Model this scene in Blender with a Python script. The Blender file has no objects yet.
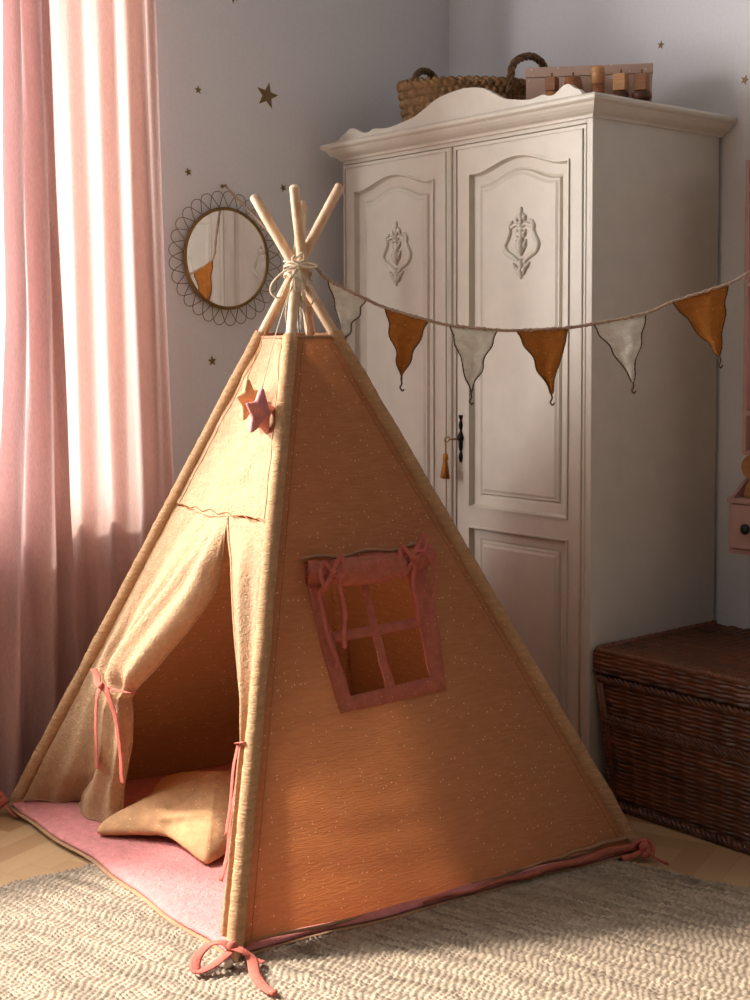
import bpy, bmesh, math, random
import numpy as np
from mathutils import Vector, Matrix, noise
random.seed(7)
PI = math.pi
C = bpy.context.scene.collection
SC = bpy.context.scene

# ------------------------------------------------------------------ camera, world, light
cam_d = bpy.data.cameras.new('camera'); cam = bpy.data.objects.new('camera', cam_d); C.objects.link(cam)
YAW, PITCH, ROLL = 0.87914, 0.06284, -0.00387
r_ = Vector((math.cos(YAW), math.sin(YAW), 0))
d_ = Vector((-math.sin(YAW)*math.cos(PITCH), math.cos(YAW)*math.cos(PITCH), -math.sin(PITCH)))
u_ = r_.cross(d_)
r2 = r_*math.cos(ROLL) + u_*math.sin(ROLL); u2 = u_*math.cos(ROLL) - r_*math.sin(ROLL)
m = Matrix((r2, u2, -d_)).transposed().to_4x4(); m.translation = (3.708, -3.4336, 1.2923)
cam.matrix_world = m
cam_d.sensor_fit = 'VERTICAL'; cam_d.sensor_height = 36; cam_d.lens = 1341.14*36/1000
cam_d.shift_y = -66.79/1000; cam_d.clip_start = 0.05
SC.camera = cam

w = bpy.data.worlds.new('world'); SC.world = w; w.use_nodes = True
w.node_tree.nodes['Background'].inputs[0].default_value = (0.90, 0.94, 1.0, 1)
w.node_tree.nodes['Background'].inputs[1].default_value = 2.2

def area(name, loc, rot, sx, sy, power, col):
    l = bpy.data.lights.new(name, 'AREA'); l.shape = 'RECTANGLE'; l.size = sx; l.size_y = sy
    l.energy = power; l.color = col
    o = bpy.data.objects.new(name, l); C.objects.link(o); o.location = loc; o.rotation_euler = rot
    return o
# daylight outside the window in the left wall
area('window_daylight', (-0.60, -3.15, 1.8), (0, -PI/2, 0), 2.2, 2.5, 330, (1.0, 0.98, 0.96))
sl = bpy.data.lights.new('sun', 'SUN'); sl.energy = 8.5; sl.angle = math.radians(6); sl.color = (1.0, 0.92, 0.83)
so = bpy.data.objects.new('sun', sl); C.objects.link(so); so.location = (-2, -4, 4)
so.rotation_euler = Vector((1.0, 0.62, -1.0)).to_track_quat('-Z', 'Y').to_euler()

SC.view_settings.view_transform = 'Standard'; SC.view_settings.look = 'None'
SC.view_settings.gamma = 1; SC.view_settings.use_curve_mapping = False
SC.view_settings.exposure = 0.13

# ------------------------------------------------------------------ helpers
def S(c):
    return tuple(((v/255)/12.92 if v/255 <= 0.04045 else ((v/255+0.055)/1.055)**2.4) for v in c) + (1,)

class MB:
    """collects shapes into one mesh"""
    def __init__(s): s.v = []; s.f = []; s.sm = []
    def add(s, vs, fs, smooth=True):
        n = len(s.v); s.v += [tuple(v) for v in vs]; s.f += [tuple(i+n for i in f) for f in fs]; s.sm += [smooth]*len(fs); return s
    def box(s, a, b):
        x0,y0,z0 = a; x1,y1,z1 = b
        vs = [(x0,y0,z0),(x1,y0,z0),(x1,y1,z0),(x0,y1,z0),(x0,y0,z1),(x1,y0,z1),(x1,y1,z1),(x0,y1,z1)]
        return s.add(vs, [(0,3,2,1),(4,5,6,7),(0,1,5,4),(1,2,6,5),(2,3,7,6),(3,0,4,7)], False)
    def tube(s, pts, rad, n=8, closed=False, flat=1.0, up=None, cap=True):
        pts = [Vector(p) for p in pts]; m = len(pts)
        if not hasattr(rad, '__len__'): rad = [rad]*m
        vs = []; ref = None
        for i, p in enumerate(pts):
            if closed: t = pts[(i+1) % m]-pts[i-1]
            else: t = pts[min(i+1, m-1)]-pts[max(i-1, 0)]
            if t.length < 1e-9: t = Vector((0,0,1))
            t.normalize()
            if up is not None:
                a = Vector(up[i]) if hasattr(up[0], '__len__') else Vector(up)
                a = a - t*a.dot(t)
                if a.length < 1e-6: a = t.orthogonal()
                a.normalize()
            elif ref is None: a = t.orthogonal().normalized()
            else:
                a = ref - t*ref.dot(t)
                a = a.normalized() if a.length > 1e-6 else t.orthogonal().normalized()
            ref = a; b = t.cross(a)
            for k in range(n):
                an = 2*PI*k/n
                vs.append(p + a*math.cos(an)*rad[i]*flat + b*math.sin(an)*rad[i])
        fs = []
        for i in range(m if closed else m-1):
            j = (i+1) % m
            for k in range(n): fs.append((i*n+k, i*n+(k+1) % n, j*n+(k+1) % n, j*n+k))
        if cap and not closed:
            fs.append(tuple(range(n-1, -1, -1))); fs.append(tuple((m-1)*n+k for k in range(n)))
        return s.add(vs, fs)
    def grid(s, fn, nu, nv, keep=None, closed_u=False):
        vs = []; mu = nu if closed_u else nu+1
        for j in range(nv+1):
            for i in range(mu): vs.append(fn(i/nu, j/nv))
        fs = []
        for j in range(nv):
            for i in range(nu):
                if keep and not keep((i+.5)/nu, (j+.5)/nv): continue
                a = j*mu+i; b = j*mu+(i+1) % mu
                fs.append((a, b, b+mu, a+mu))
        return s.add(vs, fs)
    def lathe(s, prof, origin=(0,0,0), n=20, M=None):
        o = Vector(origin); vs = []
        for r, z in prof:
            for k in range(n):
                v = Vector((r*math.cos(2*PI*k/n), r*math.sin(2*PI*k/n), z))
                if M is not None: v = M @ v
                vs.append(o+v)
        fs = []
        for i in range(len(prof)-1):
            for k in range(n): fs.append((i*n+k, i*n+(k+1) % n, (i+1)*n+(k+1) % n, (i+1)*n+k))
        fs.append(tuple(range(n-1, -1, -1))); fs.append(tuple((len(prof)-1)*n+k for k in range(n)))
        return s.add(vs, fs)
    def ball(s, c, rx, ry=None, rz=None, n=12):
        ry = ry or rx; rz = rz or rx; c = Vector(c); vs = []; fs = []
        for j in range(n+1):
            th = PI*j/n
            for k in range(n):
                a = 2*PI*k/n; vs.append(c+Vector((rx*math.sin(th)*math.cos(a), ry*math.sin(th)*math.sin(a), rz*math.cos(th))))
        for j in range(n):
            for k in range(n): fs.append((j*n+k, j*n+(k+1) % n, (j+1)*n+(k+1) % n, (j+1)*n+k))
        return s.add(vs, fs)
    def prism(s, poly, holes, place):
        """poly / holes: 2-D outlines; place(a, b, k) gives the 3-D point, k = 0 back, 1 front"""
        bm = bmesh.new()
        for lp in [poly]+holes:
            vv = [bm.verts.new((a, b, 0)) for a, b in lp]
            for i in range(len(vv)): bm.edges.new((vv[i], vv[(i+1) % len(vv)]))
        bmesh.ops.triangle_fill(bm, edges=bm.edges[:], use_beauty=True, normal=(0,0,1))
        bm.verts.index_update()
        vs = [(v.co.x, v.co.y) for v in bm.verts]; fs = [tuple(v.index for v in f.verts) for f in bm.faces]; bm.free()
        n = len(vs)
        s.add([place(a, b, 1) for a, b in vs]+[place(a, b, 0) for a, b in vs], fs+[tuple(i+n for i in reversed(f)) for f in fs], False)
        for lp in [poly]+holes:
            k = len(lp); s.add([place(a, b, 1) for a, b in lp]+[place(a, b, 0) for a, b in lp], [(i, i+k, (i+1) % k+k, (i+1) % k) for i in range(k)], False)
        return s
    def build(s, name, mat, parent=None, weld=True, tag=None):
        me = bpy.data.meshes.new(name); me.from_pydata(s.v, [], s.f)
        me.polygons.foreach_set('use_smooth', s.sm)
        me.materials.append(mat)
        if weld:
            bm = bmesh.new(); bm.from_mesh(me); bmesh.ops.remove_doubles(bm, verts=bm.verts, dist=1e-6)
            bmesh.ops.recalc_face_normals(bm, faces=bm.faces); bm.to_mesh(me); bm.free()
        o = bpy.data.objects.new(name, me); C.objects.link(o)
        if parent is not None:
            o.parent = parent
            M = Matrix.Identity(4); q = parent
            while q is not None: M = Matrix.LocRotScale(q.location, q.rotation_euler, q.scale) @ M; q = q.parent
            me.transform(M.inverted())
        else: me.update()
        return o

def tag(o, label=None, cat=None, group=None, kind=None):
    if label: o['label'] = label
    if cat: o['category'] = cat
    if group: o['group'] = group
    if kind: o['kind'] = kind
    return o
def thing(name, label, cat, loc=(0,0,0), group=None):
    o = bpy.data.objects.new(name, None); o.empty_display_size = .05; C.objects.link(o); o.location = loc
    return tag(o, label, cat, group)
def recenter(o):
    """origin of a one-mesh thing at the middle of its base"""
    me = o.data; n = len(me.vertices); a = np.empty(n*3); me.vertices.foreach_get('co', a); a = a.reshape(-1, 3)
    c = (a.min(0)+a.max(0))/2; c[2] = a[:, 2].min(); c = Vector(c)
    me.transform(Matrix.Translation(-c)); o.location = c; return o
def bevel(o, wd=.003, seg=2):
    b = o.modifiers.new('bevel', 'BEVEL'); b.width = wd; b.segments = seg; b.limit_method = 'ANGLE'; b.angle_limit = math.radians(35); return o
def thick(o, t=.002):
    s = o.modifiers.new('thickness', 'SOLIDIFY'); s.thickness = t; s.offset = 0; return o
def cr(pts, n=6):
    """Catmull-Rom through points"""
    P = [Vector(p) for p in pts]; P = [P[0]*2-P[1]]+P+[P[-1]*2-P[-2]]; out = []
    for i in range(1, len(P)-2):
        for k in range(n):
            t = k/n; a, b, c, d = P[i-1:i+3]
            out.append(.5*((2*b)+(-a+c)*t+(2*a-5*b+4*c-d)*t*t+(-a+3*b-3*c+d)*t**3))
    out.append(P[-2]); return out
def interp(tab, x):
    tab = sorted(tab)
    if x <= tab[0][0]: return tab[0][1]
    for (a, u), (b, v) in zip(tab, tab[1:]):
        if x <= b:
            t = (x-a)/(b-a); return u+(v-u)*t
    return tab[-1][1]
def sstep(a, b, x):
    t = max(0, min(1, (x-a)/(b-a))); return t*t*(3-2*t)
def fn(x, y=0, z=0): return noise.noise(Vector((x, y, z)))

# ------------------------------------------------------------------ materials
def mat(name): 
    m = bpy.data.materials.new(name); m.use_nodes = True; nt = m.node_tree
    return m, nt, nt.nodes['Principled BSDF']
def N(nt, t, **kw):
    n = nt.nodes.new(t)
    for k, v in kw.items():
        if k[0] == 'i' and k[1:].isdigit(): n.inputs[int(k[1:])].default_value = v
        elif k in n.inputs: n.inputs[k].default_value = v
        else: setattr(n, k, v)
    return n
def coords(nt, scale=(1,1,1), rot=(0,0,0)):
    tc = N(nt, 'ShaderNodeTexCoord'); mp = N(nt, 'ShaderNodeMapping'); mp.inputs['Scale'].default_value = scale; mp.inputs['Rotation'].default_value = rot
    nt.links.new(tc.outputs['Object'], mp.inputs['Vector']); return mp.outputs[0]
def ramp(nt, fac, stops):
    r = N(nt, 'ShaderNodeValToRGB'); e = r.color_ramp.elements
    e[0].position, e[0].color = stops[0]; e[1].position, e[1].color = stops[-1]
    for p, c in stops[1:-1]: q = e.new(p); q.color = c
    nt.links.new(fac, r.inputs[0]); return r.outputs[0]
def bump(nt, bs, h, strength=.3, dist=.002, prev=None):
    b = N(nt, 'ShaderNodeBump'); b.inputs['Strength'].default_value = strength; b.inputs['Distance'].default_value = dist
    nt.links.new(h, b.inputs['Height'])
    if prev is not None: nt.links.new(prev, b.inputs['Normal'])
    nt.links.new(b.outputs[0], bs.inputs['Normal']); return b.outputs[0]
def plain(name, col, rough=.6, metal=0, var=.06, scale=30, bmp=.1):
    m, nt, b = mat(name); n = N(nt, 'ShaderNodeTexNoise'); n.inputs['Scale'].default_value = scale; n.inputs['Detail'].default_value = 4
    nt.links.new(coords(nt), n.inputs['Vector'])
    c = S(col); lo = tuple(v*(1-var*2) for v in c[:3])+(1,); hi = tuple(min(1, v*(1+var*2)) for v in c[:3])+(1,)
    nt.links.new(ramp(nt, n.outputs[0], [(.3, lo), (.7, hi)]), b.inputs['Base Color'])
    b.inputs['Roughness'].default_value = rough; b.inputs['Metallic'].default_value = metal
    if bmp: bump(nt, b, n.outputs[0], bmp, .002)
    return m
def cloth(name, col, trans=.35, speck=None, crinkle=.5, weave=900, tcol=None, stretch=(1,1,6), grey=.12, thread=.35):
    """woven fabric: mottled thread, crinkle, light passing through, optional glitter dots"""
    m, nt, b = mat(name); co = coords(nt)
    n = N(nt, 'ShaderNodeTexNoise'); n.inputs['Scale'].default_value = 22; n.inputs['Detail'].default_value = 6
    nt.links.new(coords(nt, stretch), n.inputs['Vector'])
    c = S(col); lo = tuple(v*(1-grey) for v in c[:3])+(1,); hi = tuple(min(1, v*(1+grey)) for v in c[:3])+(1,)
    base = ramp(nt, n.outputs[0], [(.3, lo), (.7, hi)])
    n3 = N(nt, 'ShaderNodeTexNoise'); n3.inputs['Scale'].default_value = 180; n3.inputs['Detail'].default_value = 3
    nt.links.new(coords(nt, (stretch[0], stretch[1], stretch[2]*.7)), n3.inputs['Vector'])
    mx0 = N(nt, 'ShaderNodeMixRGB', blend_type='MULTIPLY'); mx0.inputs[0].default_value = thread
    nt.links.new(base, mx0.inputs[1]); nt.links.new(ramp(nt, n3.outputs[0], [(.35, (.62,.62,.62,1)), (.65, (1,1,1,1))]), mx0.inputs[2]); base = mx0.outputs[0]
    if speck:
        v = N(nt, 'ShaderNodeTexVoronoi'); v.inputs['Scale'].default_value = 74; nt.links.new(co, v.inputs['Vector'])
        lt = N(nt, 'ShaderNodeMath', operation='LESS_THAN'); lt.inputs[1].default_value = .12; nt.links.new(v.outputs['Distance'], lt.inputs[0])
        sp = N(nt, 'ShaderNodeSeparateColor'); nt.links.new(v.outputs['Color'], sp.inputs[0])
        g2 = N(nt, 'ShaderNodeMath', operation='GREATER_THAN'); g2.inputs[1].default_value = .3; nt.links.new(sp.outputs[0], g2.inputs[0])
        mu = N(nt, 'ShaderNodeMath', operation='MULTIPLY'); nt.links.new(lt.outputs[0], mu.inputs[0]); nt.links.new(g2.outputs[0], mu.inputs[1])
        mx = N(nt, 'ShaderNodeMixRGB'); nt.links.new(mu.outputs[0], mx.inputs[0]); nt.links.new(base, mx.inputs[1]); mx.inputs[2].default_value = S(speck); base = mx.outputs[0]
    nt.links.new(base, b.inputs['Base Color']); b.inputs['Roughness'].default_value = .85
    b.inputs['Specular IOR Level'].default_value = .2
    n2 = N(nt, 'ShaderNodeTexNoise'); n2.inputs['Scale'].default_value = 40; n2.inputs['Detail'].default_value = 5; n2.inputs['Distortion'].default_value = .8
    nt.links.new(coords(nt, stretch), n2.inputs['Vector'])
    p1 = bump(nt, b, n2.outputs[0], crinkle, .006)
    p2 = bump(nt, b, n3.outputs[0], .35, .0012, p1)
    if trans:
        t = N(nt, 'ShaderNodeBsdfTranslucent'); nt.links.new(p2, t.inputs['Normal'])
        if tcol: t.inputs[0].default_value = S(tcol)
        else: nt.links.new(base, t.inputs[0])
        ms = N(nt, 'ShaderNodeMixShader'); ms.inputs[0].default_value = trans
        nt.links.new(b.outputs[0], ms.inputs[1]); nt.links.new(t.outputs[0], ms.inputs[2])
        nt.links.new(ms.outputs[0], nt.nodes['Material Output'].inputs[0])
    return m
def wood(name, c1, c2, rough=.55, scale=(3,3,25), rot=(0,0,0)):
    m, nt, b = mat(name); n = N(nt, 'ShaderNodeTexNoise'); n.inputs['Scale'].default_value = 6; n.inputs['Detail'].default_value = 8; n.inputs['Distortion'].default_value = .6
    nt.links.new(coords(nt, scale, rot), n.inputs['Vector'])
    nt.links.new(ramp(nt, n.outputs[0], [(.3, S(c1)), (.7, S(c2))]), b.inputs['Base Color'])
    b.inputs['Roughness'].default_value = rough; bump(nt, b, n.outputs[0], .12, .001); return m
def attr_mat(name, c1, c2, rough=.5, nscale=(2,30,30), attr='tone', var=.35):
    """colour runs between c1 and c2 by a per-strand attribute of the mesh, plus grain"""
    m, nt, b = mat(name); a = N(nt, 'ShaderNodeAttribute'); a.attribute_name = attr
    n = N(nt, 'ShaderNodeTexNoise'); n.inputs['Scale'].default_value = 8; n.inputs['Detail'].default_value = 6
    nt.links.new(coords(nt, nscale), n.inputs['Vector'])
    mx = N(nt, 'ShaderNodeMath', operation='MULTIPLY_ADD'); nt.links.new(n.outputs[0], mx.inputs[0]); mx.inputs[1].default_value = var*2
    sb = N(nt, 'ShaderNodeMath', operation='SUBTRACT'); nt.links.new(a.outputs['Fac'], sb.inputs[0]); sb.inputs[1].default_value = var
    nt.links.new(sb.outputs[0], mx.inputs[2])
    nt.links.new(ramp(nt, mx.outputs[0], [(0, S(c1)), (1, S(c2))]), b.inputs['Base Color'])
    b.inputs['Roughness'].default_value = rough; bump(nt, b, n.outputs[0], .15, .001); return m

M = {}
M['wall'] = plain('wall_paint', (236, 237, 241), .9, var=.012, scale=90, bmp=.08)
M['far_wall'] = plain('bounce_cut_paint', (70, 64, 60), .9, var=.01)  # invented dark tone on the unseen walls, cuts bounce light from the right
M['ceiling'] = plain('ceiling_paint', (150, 148, 146), .9, var=.01)  # unseen ceiling, greyed to cut the bounce onto the tent
M['trim'] = plain('white_trim', (225, 222, 218), .5, var=.01)
M['wardrobe'] = plain('greige_paint', (204, 195, 181), .42, var=.02, scale=14, bmp=.03)
M['pink_paint'] = plain('pink_paint', (206, 165, 158), .6, var=.03)
M['dowel'] = wood('pale_pine', (196, 158, 122), (224, 192, 158), .5, (12,12,3))
M['ochre'] = cloth('ochre_muslin_shaded', (172, 129, 92), .24, (252, 226, 176), .6, tcol=(206, 126, 72))  # tent muslin with the shade of side and back faces in its colour
M['ochre_lit'] = cloth('ochre_muslin_lit', (208, 170, 132), .28, (250, 222, 172), 1.0, tcol=(208, 148, 98), stretch=(3,3,3))  # same tent muslin, lightened in colour for the lit front face and flaps
M['sleeve'] = cloth('ochre_sleeve', (196, 154, 114), .12, (246, 210, 150), .8, stretch=(1,1,5))
M['cushion'] = cloth('ochre_cushion', (204, 156, 112), 0, (246, 214, 160), .35, stretch=(2,2,2))
M['seam'] = plain('seam_thread', (150, 98, 56), .9)
M['rose'] = cloth('rose_muslin', (194, 112, 92), .15, (226, 160, 140), .5, stretch=(2,2,2))
M['rose_ribbon'] = cloth('rose_ribbon', (202, 110, 94), .1, None, .5, stretch=(2,2,2))
M['mat_pink'] = cloth('pink_mat', (206, 134, 130), 0, (232, 164, 156), .7, stretch=(2,2,2))
M['hem_tape'] = cloth('grey_hem_tape', (170, 130, 98), 0, None, .3)
M['rope'] = cloth('cotton_rope', (222, 206, 180), .1, None, .4)
M['curtain'] = cloth('rose_linen', (210, 174, 165), .24, None, .25, tcol=(240, 208, 196), stretch=(3,3,.6), grey=.05, thread=.6)
M['curtain_layered'] = cloth('rose_linen_double', (200, 166, 162), .19, None, .25, tcol=(228, 196, 192), stretch=(3,3,.6), grey=.05, thread=.6)  # same linen, colour darkened for the light its bunched layers hold back
M['off_white'] = cloth('off_white_muslin', (250, 244, 234), .35, (240, 210, 160), .5, stretch=(2,2,4), thread=.08)
M['flag_ochre'] = cloth('flag_ochre_muslin', (196, 124, 54), .25, (236, 190, 110), .5, stretch=(2,2,4))
M['crochet'] = plain('brown_crochet', (84, 58, 34), .9)
M['cord'] = plain('taupe_cord', (186, 158, 138), .9)
M['brass'] = plain('aged_brass', (150, 120, 72), .38, .9)
M['wire'] = plain('brass_wire', (130, 106, 78), .45, .7, bmp=0)
M['black_iron'] = plain('black_iron', (30, 26, 24), .4, .7)
M['gold'] = plain('gold_decal', (128, 104, 64), .45, .4, bmp=0)
M['tassel'] = plain('mustard_thread', (186, 122, 50), .8, var=.2, scale=300)
M['seagrass'] = attr_mat('seagrass', (64, 42, 24), (176, 132, 82), .7, (20,20,60))
M['wicker'] = attr_mat('brown_wicker', (24, 11, 7), (128, 74, 44), .32, (3,40,40), var=.25)
M['wood_light'] = wood('toy_wood_light', (176, 120, 70), (204, 150, 98), .5)
M['wood_mid'] = wood('toy_wood_mid', (128, 76, 42), (158, 100, 58), .5)
M['wood_dark'] = wood('toy_wood_dark', (74, 40, 24), (102, 58, 34), .5)
M['leather'] = plain('tan_leather', (140, 112, 92), .6)
M['white_rubber'] = plain('white_foot', (226, 218, 204), .5)
M['green_ceramic'] = plain('dark_green_knob', (26, 44, 36), .2)
def parquet_mat():
    m = attr_mat('oak_parquet', (158, 118, 80), (206, 172, 130), .42, (30, 30, 2), var=.18); return m
M['parquet'] = parquet_mat()
def rug_mat():
    m = attr_mat('jute_braid', (70, 53, 40), (184, 165, 141), .92, (25,25,25), var=.3); return m
M['rug'] = rug_mat()
mm, nt, b = mat('mirror_glass'); b.inputs['Base Color'].default_value = (.86,.85,.84,1); b.inputs['Metallic'].default_value = 1; b.inputs['Roughness'].default_value = .015; M['mirror'] = mm
mm, nt, b = mat('window_glass'); tr = N(nt, 'ShaderNodeBsdfTransparent'); gl = N(nt, 'ShaderNodeBsdfGlossy'); gl.inputs['Roughness'].default_value = .02
ms = N(nt, 'ShaderNodeMixShader')
ms.inputs[0].default_value = .04; nt.links.new(tr.outputs[0], ms.inputs[1]); nt.links.new(gl.outputs[0], ms.inputs[2]); nt.links.new(ms.outputs[0], nt.nodes['Material Output'].inputs[0]); M['glass'] = mm
# gift box paper: rose-brown with small pale dots
mm, nt, b = mat('dotted_paper'); v = N(nt, 'ShaderNodeTexVoronoi'); v.inputs['Scale'].default_value = 52; v.inputs['Randomness'].default_value = .8
nt.links.new(coords(nt), v.inputs['Vector'])
nt.links.new(ramp(nt, v.outputs['Distance'], [(.12, S((235,222,212))), (.17, S((204,172,154)))]), b.inputs['Base Color']); b.inputs['Roughness'].default_value = .7; M['dots'] = mm

# ------------------------------------------------------------------ the room
RX, RY, RZ = 4.7, -4.6, 3.1
def struct(o): o['kind'] = 'structure'; return o
WY0, WY1, WZ0, WZ1 = -4.35, -1.41, 0.80, 2.82
mb = MB(); T = .18
for a, b_ in (((-T, RY, 0), (0, WY0, RZ)), ((-T, WY1, 0), (0, T, RZ)), ((-T, WY0, 0), (0, WY1, WZ0)), ((-T, WY0, WZ1), (0, WY1, RZ))): mb.box(a, b_)
struct(mb.build('wall_left', M['wall'], weld=False))
struct(MB().box((0, 0, 0), (RX, T, RZ)).build('wall_back', M['wall']))
struct(MB().box((-T, RY-T, 0), (RX, RY, RZ)).build('wall_front', M['far_wall']))
struct(MB().box((RX, RY-T, 0), (RX+T, T, RZ)).build('wall_right', M['far_wall']))
struct(MB().box((-T, RY-T, RZ), (RX+T, T, RZ+.1)).build('ceiling', M['ceiling']))
# window in the left wall: frame with mullions, sill, panes
win = struct(bpy.data.objects.new('window_1', None)); C.objects.link(win); win.location = (-.1, (WY0+WY1)/2, WZ0)
fb = MB(); fw = .05
fb.box((-.13, WY0, WZ0), (-.07, WY0+fw, WZ1)).box((-.13, WY1-fw, WZ0), (-.07, WY1, WZ1)).box((-.13, WY0, WZ0), (-.07, WY1, WZ0+fw)).box((-.13, WY0, WZ1-fw), (-.07, WY1, WZ1))
for k in (1, 2):
    y = WY0+(WY1-WY0)*k/3; fb.box((-.125, y-.03, WZ0), (-.075, y+.03, WZ1))
fb.build('window_frame', M['trim'], win, weld=False)
for k in range(3):
    ya = WY0+(WY1-WY0)*k/3; MB().box((-.102, ya+.03, WZ0+fw), (-.098, ya+(WY1-WY0)/3-.03, WZ1-fw)).build('window_pane', M['glass'], win)
bevel(MB().box((-.07, WY0-.03, WZ0-.03), (.035, WY1+.02, WZ0+.002)).build('window_sill', M['trim'], win))

# floor: herringbone oak boards over a slab
def make_floor():
    v = []; f = []; tone = []
    x0, x1, y0, y1 = -T, RX, RY-T, T
    v += [(x0,y0,-.05),(x1,y0,-.05),(x1,y1,-.05),(x0,y1,-.05),(x0,y0,-.0015),(x1,y0,-.0015),(x1,y1,-.0015),(x0,y1,-.0015)]
    f += [(0,3,2,1),(4,5,6,7),(0,1,5,4),(1,2,6,5),(2,3,7,6),(3,0,4,7)]; tone += [.1]*6
    W = .07; Ln = W*6; g = .0006; rnd = random.Random(3); ca, sa = math.cos(.35), math.sin(.35)
    def board(ax, ay, bx, by):
        q = [(ax+g, ay+g), (bx-g, ay+g), (bx-g, by-g), (ax+g, by-g)]
        q = [(px*ca-py*sa+1.5, px*sa+py*ca-1.6) for px, py in q]
        if any(not (0 <= px <= 3.6 and -3.6 <= py <= 0) for px, py in q): return
        n = len(v); v.extend((px, py, 0) for px, py in q); f.append((n, n+1, n+2, n+3)); tone.append(rnd.uniform(.15, .85))
    R_ = 60
    for i in range(-R_, R_):
        for j in range(-8, 9):
            ox = i*W + j*Ln*1.0; oy = i*W - j*Ln*1.0
            board(ox, oy, ox+Ln, oy+W)
            board(ox, oy+W, ox+W, oy+W+Ln)
    me = bpy.data.meshes.new('floor'); me.from_pydata(v, [], f)
    at = me.attributes.new('tone', 'FLOAT', 'FACE'); at.data.foreach_set('value', tone)
    me.materials.append(M['parquet']); o = bpy.data.objects.new('floor', me); C.objects.link(o); return struct(o)
make_floor()
for nm, a, b_ in (('baseboard_left', (0, RY, 0), (.015, 0, .10)), ('baseboard_back', (.0, -.015, 0), (RX, 0, .10))):
    bevel(struct(MB().box(a, b_).build(nm, M['trim'])))

# ------------------------------------------------------------------ woven surfaces (mesh relief)
def relief(name, m_, parent, fP, U, V, du, dv, height, tone):
    """grid of real relief: fP(u, v, h) arrays -> xyz; height, tone(u, v) arrays"""
    nu, nv = int(U/du), int(V/dv)
    u, v = np.meshgrid(np.linspace(0, U, nu+1), np.linspace(0, V, nv+1))
    h = height(u, v); P = fP(u, v, h); co = np.stack(P, -1).reshape(-1, 3).astype(np.float32)
    idx = np.arange((nu+1)*(nv+1)).reshape(nv+1, nu+1)
    F = np.stack([idx[:-1,:-1], idx[:-1,1:], idx[1:,1:], idx[1:,:-1]], -1).reshape(-1, 4)
    me = bpy.data.meshes.new(name); me.vertices.add(len(co)); me.vertices.foreach_set('co', co.ravel())
    me.loops.add(F.size); me.loops.foreach_set('vertex_index', F.ravel().astype(np.int32))
    me.polygons.add(len(F)); me.polygons.foreach_set('loop_start', (np.arange(len(F))*4).astype(np.int32)); me.polygons.foreach_set('loop_total', np.full(len(F), 4, np.int32))
    me.polygons.foreach_set('use_smooth', np.ones(len(F), bool)); me.update(); me.validate()
    at = me.attributes.new('tone', 'FLOAT', 'POINT'); at.data.foreach_set('value', np.clip(tone(u, v), 0, 1).ravel().astype(np.float32))
    me.materials.append(m_); o = bpy.data.objects.new(name, me); C.objects.link(o)
    if parent is not None: o.parent = parent; me.transform(Matrix.Translation(-parent.location))
    return o
def hsh(a, b=0): 
    x = np.sin(a*127.1+b*311.7)*43758.5453; return x-np.floor(x)

# ------------------------------------------------------------------ jute rug
RC = np.array([.818, -1.085]); ex = np.array([math.cos(math.radians(16.6)), math.sin(math.radians(16.6))]); ey = np.array([-.106, -.994])
def rugP(u, v, h):
    ed = np.minimum(np.minimum(u, v), 1)*1.0
    wob = .004*np.sin(v*37)+.003*np.sin(v*91); wob2 = .004*np.sin(u*33)+.003*np.sin(u*83)
    x = RC[0]+ex[0]*(u+wob)+ey[0]*(v+wob2); y = RC[1]+ex[1]*(u+wob)+ey[1]*(v+wob2)
    f_ = np.clip(ed/.006, 0, 1)
    return x, y, .0015+(.0065+h)*np.sqrt(f_)
PR, PK = .0115, .0150
def rugH(u, v):
    vv = v+.002*np.sin(u*19)+.0012*np.sin(u*47+v*5); row = np.floor(vv/PR); fr_ = vv/PR-row
    uu = u/PK+.5*(row % 2)+.25*hsh(row); k = np.floor(uu); fk = uu-k
    a = np.clip(1-np.abs(2*fr_-1)**2.2, 0, 1); b = np.abs(np.sin(PI*fk))**.8
    return .0075*a*(.15+.85*b)*(.75+.5*hsh(row, k))
def rugT(u, v):
    vv = v+.002*np.sin(u*19)+.0012*np.sin(u*47+v*5); row = np.floor(vv/PR); uu = u/PK+.5*(row % 2)+.25*hsh(row); k = np.floor(uu)
    seg = np.floor(u/.16+hsh(row)*7)
    return .62+.28*(hsh(row, k)-.5)+.34*(hsh(row*.7, seg)-.5)-.12*(hsh(row)>.8)
rug = relief('jute_rug', M['rug'], None, rugP, 2.3, 1.75, .0033, .0027, rugH, rugT)
tag(rug, 'large natural jute rug with a knotted weave on the parquet under the tent', 'rug'); recenter(rug)

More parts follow.
